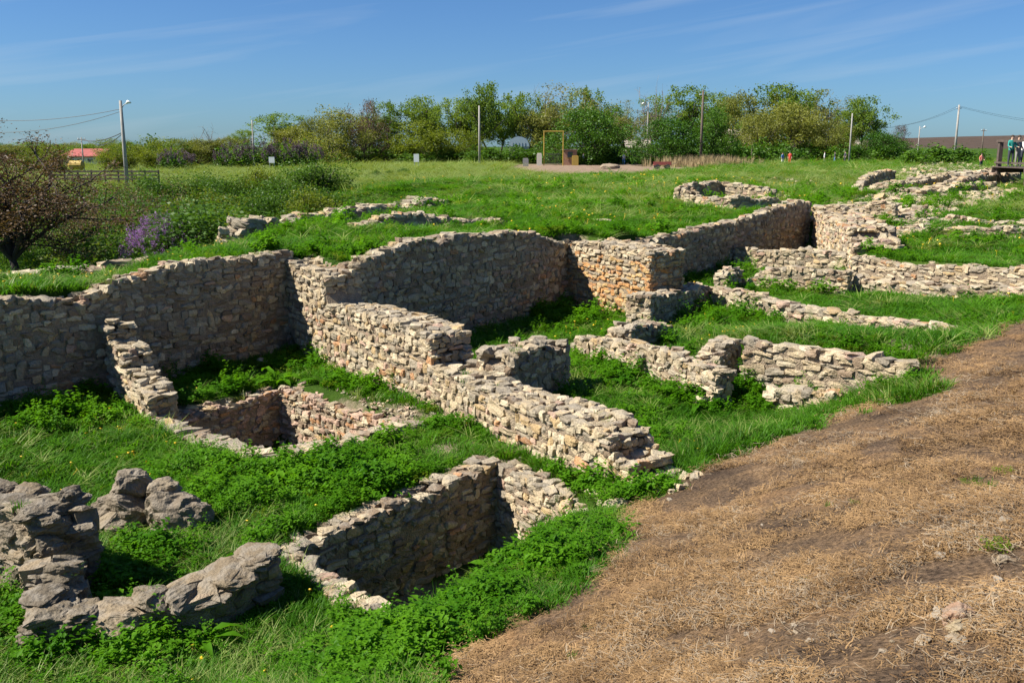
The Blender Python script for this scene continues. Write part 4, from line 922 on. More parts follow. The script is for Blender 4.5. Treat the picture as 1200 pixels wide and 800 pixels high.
# shrubs
def shrub_mesh(seed, w_, h_, per, leaf, mat, nlob=9, blossoms=0):
    r = np.random.default_rng(seed); mb = MB(); ctr = []
    for i in range(nlob):
        a = r.uniform(0, 6.283); q = math.sqrt(r.random()) * .8; tip = np.array([q * w_ / 2 * math.cos(a), q * w_ / 2 * math.sin(a), h_ * (1 - .5 * q * q) * r.uniform(.62, .95)])
        p0 = np.array([tip[0] * .15, tip[1] * .15, -.1]); pm = (p0 + tip) / 2 + r.normal(size=3) * .08 * h_
        mb.tube([p0, pm, tip], [.03 * h_, .02 * h_, .006 * h_], 4, cap=False)
        for k in range(9):
            t = r.uniform(.3, 1.05); c = p0 * (1 - t) + tip * t + r.normal(size=3) * .11 * w_; c[2] = max(c[2], .06 * h_); ctr.append(c)
    V, F = leaf_cloud(ctr, per, .075 * w_, leaf, seed + 3, .8)
    out_ = [mesh_np('stems', np.vstack(mb.v), [np.array(f) for f in mb.f.values()], [M_BARK], True), mesh_np('foliage', V, F, [mat])]
    if blossoms:
        outer = []
        for i in range(blossoms):
            a = r.uniform(0, 6.283); el = math.asin(r.uniform(.05, 1)); c = np.array([math.cos(a) * math.cos(el) * w_ * .52, math.sin(a) * math.cos(el) * w_ * .52, h_ * (.4 + .62 * math.sin(el))]) * r.uniform(.88, 1.05)
            for k in range(5): outer.append(c + np.array([0, 0, .05 * h_ * k - .1 * h_]) + r.normal(size=3) * .012 * w_)
        V, F = leaf_cloud(outer, 22, .020 * w_, leaf * .42, seed + 4, 1.2); out_.append(mesh_np('blossom', V, F, [M_LILAC]))
    return out_
SH = [shrub_mesh(700 + i, 2.0, 1.5, 70, .068, LM['shrub'], 13) for i in range(3)] + [shrub_mesh(710, 2.0, 1.5, 66, .068, LM['lime'], 13)]
SHG = [shrub_mesh(725 + i, 2.0, 1.5, 16, .16, LM['shrub']) for i in range(3)]
SHF = [shrub_mesh(720 + i, 2.0, 1.5, 16, .16, LM['dense']) for i in range(3)]
M_LILAC_FAR = leaf_mat('faded_lilac', (0.085, 0.06, 0.09), (0.17, 0.125, 0.17), .2, .1, 2.0)
SHL = [shrub_mesh(730, 2.0, 1.5, 40, .07, LM['shrub'], 12, 95), shrub_mesh(731, 2.0, 1.5, 14, .14, LM['dense'], 9, 44)]
SHL[1][2].materials[0] = M_LILAC_FAR
def put_shrub(v, px, pytop, y, wpx, label, group=None, name='shrub', deep=1.0, zb=None):
    x_ = Xat(px, pytop, y); zb = gz(x_, y) if zb is None else zb; H = Zat(px, pytop, y) - zb; W_ = wpx / FPX * y
    root = empty(name, (x_, y, zb), random.uniform(0, 6.28)); tag(root, label, name.replace('_', ' '), group)
    root.scale = (W_ / 2.0, W_ / 2.0 * deep, max(H, .3) / 1.45)
    for nm, me_ in zip(('stems', 'foliage', 'blossom'), v): link(nm, me_, root)
    return root
rs = np.random.default_rng(77)
hollow = []
for yy, n_, x0_, x1_ in ((25, 3, 150, 225), (30, 5, 130, 285), (36, 6, 120, 330), (43, 7, 110, 370), (51, 7, 110, 385), (60, 7, 110, 390), (69, 6, 110, 380)):
    for q in range(n_): hollow.append((x0_ + (x1_ - x0_) * (q + .5 + rs.uniform(-.3, .3)) / n_, None, yy + rs.uniform(-2, 2), 0))
for i, (px, top, yy, wp) in enumerate(hollow):
    zg = gz(Xat(px, 240, yy), yy); hh_ = rs.uniform(1.1, 2.0) * (1 + yy / 200); top = pix(0, yy, zg + hh_)[1]; wp = rs.uniform(2.2, 3.6) * (1 + yy / 130) * FPX / yy
    put_shrub(SH[i % 4], px, top, yy, wp, ('yellow-green' if i % 4 == 3 else 'mid-green') + (' shrub close behind the purple lilac in the hollow' if yy < 33 else ' shrub in the middle of the hollow below the upper lawn' if yy < 56 else ' shrub on the far slope of the hollow'), 'shrubs in the grassy hollow')
for i, (px, top, yy, wp) in enumerate([(60, 262, 34, 70), (105, 252, 36, 60), (20, 268, 32, 60), (-20, 262, 33, 70), (135, 262, 32, 56), (85, 285, 26, 50), (30, 292, 25, 50), (120, 290, 26, 46), (150, 240, 44, 60), (70, 236, 46, 70), (10, 238, 46, 70), (150, 288, 28, 30), (-30, 285, 25, 60)]):
    put_shrub(SH[3] if i % 3 == 1 else SH[i % 3], px, top, yy, wp, 'leafy shrub in the thicket round the bare tree', 'shrubs of the thicket round the bare tree')
put_shrub(SHL[0], 185, 262, 23.5, 82, 'purple lilac bush in bloom behind the long shaded wall', None, 'lilac_bush')
for px, top, yy, wp in [(205, 177, 125, 44), (300, 168, 130, 50), (335, 167, 132, 50), (272, 172, 130, 40), (358, 170, 134, 40)]:
    put_shrub(SHL[1], px, top, yy, wp, 'faded purple lilac bush in front of the far trees', 'far lilac bushes', 'lilac_bush')
for i, px in enumerate(list(range(405, 660, 14)) + list(range(795, 1065, 15)) + [700, 722, 745, 768, 160, 178, 196, 215, 236, 255, 380, 400]):
    put_shrub((SHG if 405 <= px < 660 else SHF)[i % 3], px, (176 if px < 670 and px > 410 else 168) + rs.uniform(-7, 5), 148 + rs.uniform(-4, 8), 40 + rs.uniform(-4, 10), 'dark bush of the understorey ' + ([ph for q, ph in LANDM if abs(q - px) < 17] + ['along the tree belt'])[0], 'understorey bushes along the tree belt', 'dark_bush')
for px, top, yy, wp in [(1075, 173, 128, 46), (1100, 169, 132, 56), (1128, 171, 134, 50), (1150, 176, 140, 40)]:
    put_shrub(SHF[0], px, top, yy, wp, 'green bush along the field below the brown hill', 'bushes below the brown hill', 'field_bush')
for px, top, yy, wp in [(351, 199, 96, 12), (360, 194, 100, 14), (418, 203, 90, 10), (440, 199, 94, 16), (457, 199, 95, 14), (475, 197, 100, 22)]:
    put_shrub(SHF[1], px, top, yy, wp, 'small dark bush dotted on the pale lawn', 'small bushes on the pale lawn', 'small_bush')
# bare spring tree beside the hollow
tm_, cm_, tt_, tw_ = tree_mesh(901, 6.0, 2.5, .42, 10, 7, 5, 26, .06, .13, LM['bud'], plain('dark_bark', (0.045, 0.035, 0.03), .95, .3, 12), trunk_r=.024, up=.85, thin=.8)
x_, y_ = Xat(38, 300, 24), 24; zb_ = gz(x_, y_)
root = tag(empty('spring_tree', (x_, y_, zb_), 1.0), 'bare dark tree with reddish buds standing in the thicket', 'tree'); root.scale = (1.2, 1.2, (Zat(38, 134, 24) - zb_) / tt_)
link('trunk', tm_, root); link('crown', cm_, root)
tm_, cm_, tt_, tw_ = tree_mesh(902, 4.6, 3.6, .12, 9, 6, 5, 18, .06, .13, LM['bud'], M_BARK, trunk_r=.014, up=.8, thin=.9)
for px, top, yy, lb in ((122, 190, 34, 'brown twiggy shrub beside the bare tree'),):
    x_ = Xat(px, 230, yy); zb_ = gz(x_, yy); root = tag(empty('twiggy_shrub', (x_, yy, zb_), px), lb, 'shrub'); root.scale = (1.0, 1.0, (Zat(px, top, yy) - zb_) / tt_)
    link('trunk', tm_, root); link('crown', cm_, root)
# dry reeds by the lamp post
x = rs.normal(size=500) * 2.6 + Xat(825, 185, 128); y = rs.normal(size=500) * 1.5 + 128
gn_scatter('dry_reed_grass', np.stack([x, y, ground(x, y)], 1), np.stack([0 * x, 0 * x, rs.uniform(0, 6, 500)], 1), np.stack([0 * x + 2.6, 0 * x + 2.6, rs.uniform(4, 8, 500)], 1), np.zeros(500), [blades(36, 18, .26, .14, .016, .5, 3, plain('reed_straw', (.34, .26, .13), .8, .2), 'reed')], 0)

# ------------------------------------------------------------------ loose stones and outcrops
def rock_thing(px, py, size, label, rz=0, z=None, col=TAN, group=None, name='loose_stone', hi=None, sink=.3, mesh=None):
    x_, y_ = hit(px, py); zz = gz(x_, y_)
    me_ = ROCK_ME[mesh if mesh is not None else int(px + py) % 12]; o_ = link(name, me_)
    o_.location = (x_, y_, zz + size[2] * (.5 - sink)); o_.rotation_euler = (random.uniform(-.1, .1), random.uniform(-.1, .1), rz); o_.scale = size; o_.color = (*col, 1)
    return tag(o_, label, 'stone', group)
for i, (px, py, s) in enumerate([(1140, 621, .075), (1178, 618, .07), (1102, 655, .055), (1165, 690, .05), (1176, 660, .07), (1108, 722, .085), (1084, 752, .06), (1122, 754, .06), (1170, 680, .045), (950, 750, .03), (780, 671, .03), (905, 740, .03), (1005, 690, .03), (870, 640, .03), (1150, 728, .04), (1190, 560, .05)] + [(float(a_), float(b_), float(c_)) for a_, b_, c_ in zip(rs.uniform(760, 1200, 26), rs.uniform(560, 790, 26), rs.uniform(.012, .03, 26))]):
    rock_thing(px, py, (s * 1.6, s * 1.1, s * .75), 'small pale stone lying on the dry cut grass', random.uniform(0, 3), col=[(.28, .225, .16), (.25, .195, .13), (.31, .26, .2)][i % 3], group='pale stones on the dry grass')
rock_thing(1122, 728, (.18, .11, .1), 'pinkish stone half buried in the dry grass', .4, col=(.30, .185, .12)); rock_thing(1128, 740, (.13, .08, .05), 'flat cream stone in front of the pinkish one', .2, col=(.31, .245, .15))
rock_thing(722, 596, (.34, .22, .14), 'pale flat stone at the edge between grass and dry mound', .3, col=PALE)
rock_thing(771, 492, (.3, .2, .08), 'flat grey stone in the grass behind the stepped wall end', .3, col=GREY); rock_thing(757, 483, (.22, .15, .06), 'smaller flat stone beside the flat grey one', .1, col=GREY)
rock_thing(838, 492, (.4, .2, .06), 'flat slab in the grass by the free wall end', .1, col=TAN); rock_thing(822, 478, (.34, .24, .26), 'pale block at the foot of the free wall end', .2, col=PALE)
rock_thing(318, 596, (.3, .14, .12), 'small grey stone among the weeds beside the pit', .2, col=GREY)
rock_thing(700, 262, (.9, .35, .16), 'pale flat stone in the upper lawn', .1, col=PALE)
# broken outcrop in the near grass
root = None
def outcrop(label, parts, cat='stone ruin'):
    xs = [hit(p[0], p[1]) for p in parts]; ox, oy = xs[0]; oz = gz(ox, oy)
    root = tag(empty('stone_outcrop', (ox, oy, oz)), label, cat)
    for i, ((px, py, s, lift, rz, c), (x_, y_)) in enumerate(zip(parts, xs)):
        o_ = bpy.data.objects.new('stone', ROCK_ME[(i * 5 + 2) % 12]); C.objects.link(o_); o_.parent = root
        o_.location = (x_ - ox, y_ - oy, gz(x_, y_) - oz + lift); o_.rotation_euler = (random.uniform(-.15, .15), random.uniform(-.15, .15), rz); o_.scale = s; o_.color = (*c, 1)
    return root
outcrop('double-humped outcrop of weathered blocks behind the massive block wall',
        [(150, 618, (.72, .62, .5), .18, .4, (.195, .162, .12)), (135, 626, (.62, .46, .34), .1, .2, (.225, .185, .13)), (160, 616, (.5, .42, .34), .46, .8, (.195, .162, .12)), (122, 620, (.44, .4, .3), .14, 1.2, (.195, .162, .12)), (205, 624, (.6, .5, .5), .2, .3, (.195, .162, .12)), (226, 622, (.46, .44, .4), .14, 1.0, (.195, .162, .12)), (194, 618, (.42, .36, .3), .38, .2, (.225, .185, .13))])
outcrop('row of small sunken stones in front of the double-humped outcrop', [(122, 626, (.22, .16, .14), .04, .3, (.225, .185, .13)), (150, 632, (.2, .14, .12), .04, .3, (.225, .185, .13)), (185, 632, (.22, .18, .16), .05, .6, (.225, .185, .13)), (205, 636, (.2, .16, .14), .05, .1, (.225, .185, .13)), (222, 634, (.18, .14, .12), .04, .9, (.195, .162, .12))])

# ------------------------------------------------------------------ poles, wires, signs, buildings, people
M_CONC = plain('pole_concrete', (.30, .285, .26), .9, .15, 3); M_WOODP = plain('pole_wood', (.11, .085, .065), .9, .25, 5); M_WHITE = plain('white_paint', (.78, .78, .76), .6, .05); M_DARK = plain('dark_metal', (.05, .05, .05), .6, .2)
M_STEEL = plain('grey_steel', (.38, .38, .38), .5, .1)
def pole(px, pytop, pybase, y, label, mat=M_CONC, r0=.13, lamp=None, arms=True):
    x_ = Xat(px, pybase, y); zb = gz(x_, y); H = Zat(px, pytop, y) - zb
    root = tag(empty('utility_pole' if not lamp else 'lamp_post', (x_, y, zb)), label, 'pole' if not lamp else 'lamp post')
    MB().tube([(0, 0, -.4), (0, 0, H * .5), (0, 0, H)], [r0, r0 * .85, r0 * .65], 8).build('shaft', mat, root, smooth=True)
    if arms:
        MB().box((-.5, -.05, H * .93), (.5, .05, H * .93 + .1)).build('crossarm', mat, root)
        for q in (-.42, 0, .42): MB().tube([(q, 0, H * .93 + .1), (q, 0, H * .93 + .28)], [.05, .03], 6).build('insulator', M_WHITE, root)
    if lamp:
        s_ = lamp; MB().tube([(0, 0, H * .9), (s_ * .35, -.1, H * .95), (s_ * .75, -.2, H * .97)], .035, 6).build('lamp_arm', M_STEEL, root)
        mb = MB(); mb.tube([(s_ * .7, -.2, H * .965), (s_ * .9, -.22, H * .985), (s_ * 1.25, -.25, H * .975)], [.07, .15, .06], 8); mb.build('lamp_head', M_WHITE, root, smooth=True)
    return (x_, y, zb, H)
p1 = pole(149.5, 118, 221, 84, 'leaning concrete lamp post carrying cables above the hollow', r0=.2, lamp=.8, arms=False)
p2 = pole(98, 161, 192, 120, 'thin pole before the red-roofed house', r0=.1)
p3 = pole(298, 141, 192, 128, 'thin grey pole in front of the far lilacs', r0=.12, arms=False)
p4 = pole(562, 124, 188, 134, 'pale pole in front of the hedge and tree belt', r0=.17, arms=False)
p5 = pole(821, 106, 186, 128, 'tall dark wooden pole beside the round chestnut-shaped tree', M_WOODP, .2)
p6 = pole(995, 133, 188, 134, 'slender pale pole before the trees at the road', r0=.13, arms=False)
p7 = pole(1075, 148, 184, 150, 'short street lamp before the brown hill', r0=.11, lamp=.7, arms=False)
p8 = pole(1119, 123, 178, 190, 'tallest pale pole rising above the brown hill', r0=.26)
p9 = pole(1150, 151, 182, 180, 'thin wooden pole by the red-shirted person', M_WOODP, .14)
p10 = pole(758, 120, 185, 140, 'street lamp half hidden among the trees', r0=.1, lamp=-.8, arms=False)
def wire(a, b_, sag, label, rad=.022):
    a = np.array(a); b_ = np.array(b_); pts = [a + (b_ - a) * t - np.array([0, 0, sag * 4 * t * (1 - t)]) for t in np.linspace(0, 1, 14)]
    o_ = MB().tube(pts - a, rad, 4).build('overhead_cable', M_DARK); o_.location = a; return tag(o_, label, 'cable', 'overhead cables')
L1 = 'dark cable slung from the leaning concrete lamp post'
wx, wy, wz, wh = p1
far0 = (Xat(-60, 140, 95), 95, Zat(-60, 136, 95)); far1 = (Xat(-60, 160, 95), 95, Zat(-60, 150, 95))
wire((wx, wy, wz + wh * .91), far0, .7, L1); wire((wx, wy, wz + wh * .885), far1, 1.0, L1)
wire((wx, wy, wz + wh * .66), (p2[0] - .4, p2[1], p2[2] + p2[3] * .96), .5, L1, .04); wire((wx, wy, wz + wh * .65), (p2[0] + .4, p2[1], p2[2] + p2[3] * .96), .9, L1, .04)
for q in (-1, 1):
    wire((p8[0] + q * .4, p8[1], p8[2] + p8[3] * .97), (Xat(1300, 140, 230), 230, Zat(1300, 146, 230) + q * .4), 1.2, 'thin power line from the tallest pale pole', .02)
    wire((p8[0] + q * .4, p8[1], p8[2] + p8[3] * .97), (p7[0], p7[1] + 20, p7[2] + p7[3] * 1.0), 1.0, 'thin power line from the tallest pale pole', .02)
def sign(px, py0, py1, y, wpx, label):
    x_ = Xat(px, py1, y); zb = gz(x_, y); z0, z1 = Zat(px, py1, y), Zat(px, py0, y); w_ = wpx / FPX * y / 2
    root = tag(empty('notice_board', (x_, y, zb)), label, 'sign')
    MB().box((-w_, -.03, z0 - zb), (w_, .03, z1 - zb)).build('panel', M_WHITE, root)
    for q in (-1, 1): MB().box((q * w_ * .8 - .03, .032, -.2), (q * w_ * .8 + .03, .09, z1 - zb - .05)).build('leg', M_STEEL, root)
sign(488, 180.5, 190, 118, 6, 'white notice board standing at the edge of the lawn by the hedge'); sign(318.5, 184, 191, 124, 6.5, 'white notice board in front of the far lilacs')
# houses
M_PLASTER = plain('cream_plaster', (.62, .57, .47), .9, .08, 2); M_RED = plain('red_roof', (.30, .075, .06), .8, .15, 1.5); M_GREYROOF = plain('weathered_roof', (.30, .26, .21), .95, .2, 2); M_GLASS = plain('window_glass', (.06, .07, .08), .15, .1); M_BLUE = plain('pale_blue_sheet', (.40, .49, .54), .5, .06)
def house(px0, px1, pye, pyr, y, wallm, roofm, label, depth=6, name='house', windows=2, hip=.0):
    x0, x1 = Xat(px0, pye, y), Xat(px1, pye, y); xc = (x0 + x1) / 2; w_ = (x1 - x0) / 2; zb = gz(xc, y); ze = Zat(px0, pye, y) - zb; zr = Zat(px0, pyr, y) - zb
    root = tag(empty(name, (xc, y, zb)), label, 'house')
    MB().box((-w_ * .94, 0, -.3), (w_ * .94, depth, ze)).build('wall', wallm, root)
    V = [(-w_, -.35, ze), (w_, -.35, ze), (w_, depth + .35, ze), (-w_, depth + .35, ze), (-w_ * (1 - hip), depth / 2, zr), (w_ * (1 - hip), depth / 2, zr)]
    V = V + [(a, b_, c_ + .14) for a, b_, c_ in V]
    MB().add(np.array(V), [(6, 7, 11, 10), (8, 9, 10, 11), (7, 8, 11), (9, 6, 10), (0, 4, 5, 1), (2, 5, 4, 3), (1, 5, 2), (3, 4, 0), (0, 1, 7, 6), (1, 2, 8, 7), (2, 3, 9, 8), (3, 0, 6, 9)]).build('roof', roofm, root)
    for i in range(windows):
        q = -w_ * .9 + 1.8 * w_ * (i + .5) / windows; wn_ = MB().box((q - .5, -.06, ze * .4), (q + .5, -.003, ze * .8)).build('window', M_WHITE, root); MB().box((q - .42, -.09, ze * .4 + .08), (q + .42, -.062, ze * .8 - .08)).build('pane', M_GLASS, wn_)
    return root
house(70, 119, 184, 175.5, 150, M_PLASTER, M_RED, 'low house with a red roof beyond the dark fence', 9, hip=.12)
house(853, 882, 170, 152, 158, M_PLASTER, M_GREYROOF, 'small house with a weathered grey roof behind the round tree', 6)
house(985, 1012, 172, 163, 172, M_WHITE, M_GREYROOF, 'white house glimpsed between the trees at the road', 6)
house(733, 764, 174, 164, 155, M_PLASTER, M_GREYROOF, 'pale cottage behind the leafless tree', 6)
# barrel-roofed shed
x0, x1 = Xat(596, 170, 154), Xat(620, 170, 154); xc, w_ = (x0 + x1) / 2, (x1 - x0) / 2; zb = gz(xc, 154); zt_ = Zat(600, 160, 154) - zb
root = tag(empty('barrel_shed', (xc, 154, zb)), 'pale blue barrel-roofed shed among the trees', 'shed')
MB().box((-w_, 0, -.2), (w_, 5, zt_ - 1.6)).build('wall', M_PLASTER, root)
V = []; F = []
for j_ in (0, 1):
    for i in range(13): a = math.pi * i / 12; V.append((-math.cos(a) * w_ * 1.03, -.1 + j_ * 5.2, zt_ - 1.6 + math.sin(a) * 1.6))
for i in range(12): F.append((i, i + 1, 14 + i, 13 + i))
F += [tuple(range(12, -1, -1)), tuple(range(13, 26))]
MB().add(np.array(V), F).build('roof', M_BLUE, root)
for i in range(5): MB().box((-.03, 0, 0), (.03, .03, .6)).build('rib', M_STEEL, root, (-w_ * .6 + i * w_ * .3, -.14, zt_ - 1.55))
# yellow pipe frame, kiosk, gate
M_YEL = plain('yellow_paint', (.42, .28, .05), .6, .1); M_BRICK = plain('brick', (.36, .20, .13), .9, .2, 8)
y = 136; x0, x1 = Xat(637.5, 170, y), Xat(660, 170, y); zb = gz(x0, y); zt_ = Zat(640, 154, y) - zb
root = tag(empty('pipe_frame', ((x0 + x1) / 2, y, zb)), 'yellow gas pipe frame arching over the gateway', 'pipe frame'); h_ = (x1 - x0) / 2
MB().tube([(-h_, 0, -.3), (-h_, 0, zt_)], .07, 8).build('upright', M_YEL, root); MB().tube([(h_, 0, -.3), (h_, 0, zt_)], .07, 8).build('upright', M_YEL, root); MB().tube([(-h_ - .1, 0, zt_), (h_ + .1, 0, zt_)], .06, 8).build('crossbar', M_YEL, root)
y = 138; x0, x1 = Xat(660, 185, y), Xat(676, 185, y); zb = gz(x0, y)
root = tag(empty('ticket_kiosk', ((x0 + x1) / 2, y, zb)), 'small brick kiosk with a dark window by the gateway', 'kiosk'); h_ = (x1 - x0) / 2; hh = Zat(668, 176, y) - zb
MB().box((-h_, 0, -.2), (h_, 1.8, hh)).build('wall', M_BRICK, root); MB().box((-h_ - .15, -.2, hh), (h_ + .15, 2.0, hh + .14)).build('roof', M_GREYROOF, root); MB().box((-.35, -.05, hh * .5), (.35, -.003, hh * .88)).build('window', M_GLASS, root); MB().box((-.6, -.25, hh * .44), (.6, -.052, hh * .48)).build('counter', M_YEL, root)
root = tag(empty('metal_gate', (Xat(648, 185, 137), 137, gz(Xat(648, 185, 137), 137))), 'dark barred gate beside the brick kiosk', 'gate')
for q in (0, 1): MB().box((-1.1, -.03, .2 + q * 1.3), (1.1, .03, .28 + q * 1.3)).build('rail', M_DARK, root)
for q in range(12): MB().tube([(-1.05 + q * .19, 0, .05), (-1.05 + q * .19, 0, 1.7)], .02, 5).build('bar', M_DARK, root)
for q, (px, c_, lb) in enumerate([(674, M_YEL, 'yellow board propped beside the kiosk'), (632, M_PLASTER, 'cream gate pillar under the yellow pipe frame'), (616, plain('grey_monument', (.3, .29, .27)), 'squat grey marker stone at the end of the gravel')]):
    x_ = Xat(px, 190, 136); zb = gz(x_, 136); w_ = [.45, .35, .4][q]; mb = MB(); mb.box((-w_, -.2, -.1), (w_, .2, [1.3, 1.6, 1.0][q])); mb.box((-w_ * .8, -.16, [1.3, 1.6, 1.0][q]), (w_ * .8, .16, [1.4, 1.75, 1.15][q]))
    o_ = mb.build(['yellow_board', 'gate_pillar', 'marker_stone'][q], c_); o_.location = (x_, 136, zb); tag(o_, lb, ['board', 'pillar', 'stone'][q])
# white kerb wall along the road
a = (Xat(862, 187, 132), 132); b_ = (Xat(945, 187, 136), 136); zb = gz(*a)
mb = MB(); L_ = math.hypot(b_[0] - a[0], b_[1] - a[1]); mb.box((0, -.12, -.2), (L_, .12, .32)); mb.box((-.05, -.16, .32), (L_ + .05, .16, .38)); o_ = mb.build('roadside_parapet', M_WHITE); o_.location = (a[0], a[1], zb); o_.rotation_euler = (0, 0, math.atan2(b_[1] - a[1], b_[0] - a[0])); tag(o_, 'low white parapet along the road behind the lawn', 'parapet')
# red handcart on the gravel
x_ = Xat(776, 190, 112); zb = gz(x_, 112); root = tag(empty('handcart', (x_, 112, zb)), 'red handcart beside the gravel under the dark tree', 'cart')
mb = MB(); mb.box((-1.0, -.4, .45), (1.0, .4, .52)); mb.box((-1.0, -.4, .52), (1.0, -.35, .85)); mb.box((-1.0, .35, .52), (1.0, .4, .85)); mb.build('tray', M_RED, root)
for q in (-.6, .6): MB().tube([(q, -.46, .28), (q, -.54, .28)], .28, 14).build('wheel', M_DARK, root); MB().tube([(q, .46, .28), (q, .54, .28)], .28, 14).build('wheel', M_DARK, root)
MB().tube([(1.0, 0, .5), (1.7, 0, .75)], .03, 6).build('handle', M_DARK, root)
# gravel heap
rr_ = np.random.default_rng(8); V, F = stone_verts(10, 77, .7, .1, 3); o_ = link('sand_heap', mesh_np('sand_heap', V, F, [soil_mat('heap_soil', (.22, .17, .12), (.36, .29, .21))], True)); x_ = Xat(715, 192, 118); o_.location = (x_, 118, gz(x_, 118) + .1); o_.scale = (2.6, 1.6, 1.1); tag(o_, 'low heap of sand on the gravel strip', 'sand heap')
# dark fence by the red-roofed house
fx0, fx1, fy = Xat(60, 205, 92), Xat(186, 205, 92), 92; zb = gz((fx0 + fx1) / 2, fy)
root = tag(empty('wooden_fence', ((fx0 + fx1) / 2, fy, zb)), 'long dark rail fence beyond the hollow', 'fence'); h_ = (fx1 - fx0) / 2; zr = Zat(120, 201, fy) - zb
for q in range(9): MB().box((-.06, -.06, -.4), (.06, .06, zr + .15)).build('post', M_WOODP, root, (-h_ + q * h_ / 4, 0, 0))
for q in (0, .35, .7): MB().box((-h_, -.085, zr - q - .09), (h_, -.062, zr - q + .09)).build('rail', M_WOODP, root)
mb = MB(); mb.tube([(-.9, 0, .5), (-.7, 0, .5), (.7, 0, .5), (.9, 0, .5)], [.25, .5, .5, .25], 12); mb.box((-.6, -.3, -.1), (-.4, .3, .25)); mb.box((.4, -.3, -.1), (.6, .3, .25)); o_ = mb.build('yellow_tank', M_YEL, smooth=False); x_ = Xat(89, 188, 112); o_.location = (x_, 112, gz(x_, 112) + .9); tag(o_, 'yellow tank on blocks in front of the red-roofed house', 'tank')
# people
M_SKIN = plain('skin', (.48, .30, .21), .6, .05)
def cloth(nm, c_): return plain(nm, c_, .9, .1, 9)
def person_mesh(shirt, trousers, pose):
    J = dict(pel=(0, 0, .96, .13), sp=(0, .01, 1.14, .125), ch=(0, 0, 1.34, .15), nk=(0, 0, 1.50, .055), hd=(0, -.015, 1.60, .09), ht=(0, -.01, 1.70, .075))
    E_ = [('pel', 'sp'), ('sp', 'ch'), ('ch', 'nk'), ('nk', 'hd'), ('hd', 'ht')]
    for s_, q in ((1, 'l'), (-1, 'r')):
        st = pose.get('stride', .05) * s_; ar = pose.get('arm', 0) if s_ > 0 else pose.get('arm2', 0)
        J.update({q + 'h': (.09 * s_, 0, .9, .095), q + 'k': (.1 * s_, -st * .6 - .02, .5, .065), q + 'a': (.1 * s_, st * .5 - st, .09, .042), q + 't': (.11 * s_, -.15 - st * .5, .035, .036),
                  q + 's': (.18 * s_, 0, 1.42, .062), q + 'e': (.24 * s_, .02 - .1 * ar, 1.14, .048), q + 'w': (.23 * s_, -.06 - .26 * ar, .9 + .25 * ar, .034), q + 'f': (.22 * s_, -.09 - .33 * ar, .82 + .3 * ar, .03)})
        E_ += [('pel', q + 'h'), (q + 'h', q + 'k'), (q + 'k', q + 'a'), (q + 'a', q + 't'), ('ch', q + 's'), (q + 's', q + 'e'), (q + 'e', q + 'w'), (q + 'w', q + 'f')]
    ks = list(J); me_ = bpy.data.meshes.new('body'); me_.from_pydata([J[k_][:3] for k_ in ks], [(ks.index(a), ks.index(b_)) for a, b_ in E_], []); o_ = bpy.data.objects.new('tmp_body', me_); C.objects.link(o_)
    md = o_.modifiers.new('skin', 'SKIN'); sv = me_.skin_vertices[0].data
    for i, k_ in enumerate(ks): sv[i].radius = (J[k_][3], J[k_][3]); sv[i].use_root = (k_ == 'pel')
    o_.modifiers.new('sub', 'SUBSURF').levels = 1
    dg = bpy.context.evaluated_depsgraph_get(); me2 = bpy.data.meshes.new_from_object(o_.evaluated_get(dg)); bpy.data.objects.remove(o_); me2.materials.clear()
    for m_ in (M_SKIN, shirt, trousers, M_DARK): me2.materials.append(m_)
    for p_ in me2.polygons:
        c_ = p_.center; p_.use_smooth = True
        p_.material_index = 0 if c_.z > 1.49 or (abs(c_.x) > .17 and c_.z < 1.12) else 1 if c_.z > .95 else 3 if c_.z < .09 else 2
    return me2
HAIR = stone_verts(6, 5, .95, .02, 0)
def person(px, y, shirt, trousers, label, pose=None, rz=0, zb=None, hair=(.05, .035, .025), cap=None):
    x_ = Xat(px, 188, y); zb = gz(x_, y) if zb is None else zb
    root = tag(empty('person', (x_, y, zb), rz), label, 'person')
    link('body', person_mesh(shirt, trousers, pose or {}), root)
    h_ = link('hair', mesh_np('hair', HAIR[0] * np.array([.19, .21, .16]), HAIR[1], [cap or cloth('hair_col', hair)], True), root); h_.location = (0, .015, 1.68)
    return root
c_w, c_d, c_r, c_b, c_t, c_g = cloth('white_cloth', (.7, .7, .68)), cloth('dark_cloth', (.04, .045, .06)), cloth('red_cloth', (.62, .07, .045)), cloth('blue_cloth', (.10, .22, .46)), cloth('teal_cloth', (.02, .26, .22)), cloth('grey_cloth', (.25, .24, .22)); c_o = cloth('coral_cloth', (.72, .22, .16))
person(731, 140, c_w, c_b, 'person in a white top and blue trousers on the gravel', {'stride': .12}, .3)
person(743, 142, c_d, c_d, 'person in dark clothes beside the white-topped one', {}, 2.6)
person(917, 130, c_b, c_w, 'person in blue by the white parapet', {'arm': .4}, .6); person(925.5, 130, c_r, c_r, 'person dressed in red by the white parapet', {}, -.4)
person(966, 136, c_w, c_g, 'person in a white shirt near the slender pole', {'stride': .1}, 1.2); person(978, 137, c_d, c_b, 'person in a dark top and blue trousers walking along the road', {'stride': .15}, 1.4); person(990, 137, c_d, c_d, 'person in black close to the slender pale pole', {}, -1.3)
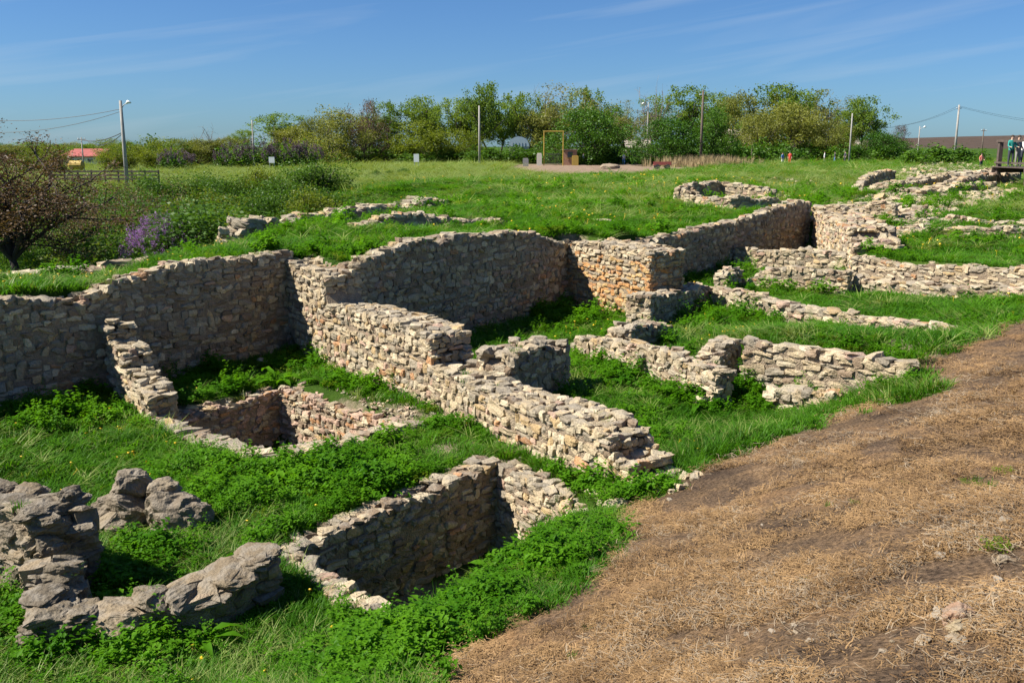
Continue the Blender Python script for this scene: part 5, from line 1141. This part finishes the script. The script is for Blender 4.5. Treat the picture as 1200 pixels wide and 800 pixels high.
person(684, 139, c_w, c_d, 'person in a white top and dark trousers near the kiosk', {'stride': .1}, 1.0); person(692, 140, c_g, c_d, 'person in grey near the kiosk', {}, -1.0)
person(1150, 104, c_o, c_d, 'person in a coral top and dark trousers on the stony bank', {'arm': .5}, .3)
# viewing platform
M_TIMBER = plain('weathered_timber', (.085, .062, .05), .9, .3, 6); y = 52.0; X0 = Xat(1168, 215, y + 3.2); X1 = X0 + 6.5; zb = gz(X0, y); dk = Zat(1168, 195, y) - zb; rl = Zat(1168, 164, y) - zb
root = tag(empty('viewing_platform', (X0, y, zb)), 'dark timber viewing platform on posts above the ruins', 'platform')
for i in range(4):
    for j_ in (0, 3.2): MB().box((-.11, -.11, -.5), (.11, .11, (rl if j_ == 0 or i == 0 else dk - .2))).build('post', M_TIMBER, root, (i * 2.1, j_, 0))
for j_ in (-.2, 3.3): MB().box((-.3, j_, dk - .42), (6.7, j_ + .08, dk - .13)).build('beam', M_TIMBER, root)
MB().box((-.2, -.14, .35), (6.6, -.06, .52)).build('brace', M_TIMBER, root); 
for i in range(34): MB().box((0, -.3, dk - .12), (.185, 3.5, dk - .07)).build('deck_plank', M_TIMBER, root, (-.3 + i * .205, 0, random.uniform(-.004, .004)))
MB().box((-.15, -.17, rl - .1), (6.7, -.115, rl + .02)).build('handrail', M_TIMBER, root); MB().box((-.15, -.17, dk + .1), (6.7, -.115, dk + .2)).build('lower_rail', M_TIMBER, root); MB().box((-.17, -.1, rl - .1), (-.112, 3.4, rl + .02)).build('handrail', M_TIMBER, root); MB().box((-.17, -.1, dk + .1), (-.112, 3.4, dk + .2)).build('lower_rail', M_TIMBER, root)
for i in range(30): MB().box((-.03, -.16, dk + .21), (.03, -.12, rl - .11)).build('baluster', M_TIMBER, root, (.1 + i * .215, 0, 0))
dz = zb + dk - .065
person(1184, 53.6, c_t, c_d, 'person in teal leaning behind the platform railing', {'arm': .8, 'arm2': .8}, .1, dz); person(1192, 53.9, c_g, c_g, 'person in grey standing behind the platform railing', {'arm': .3}, .5, dz); person(1199, 54.2, c_w, c_d, 'person in white on the viewing platform', {}, -.5, dz)
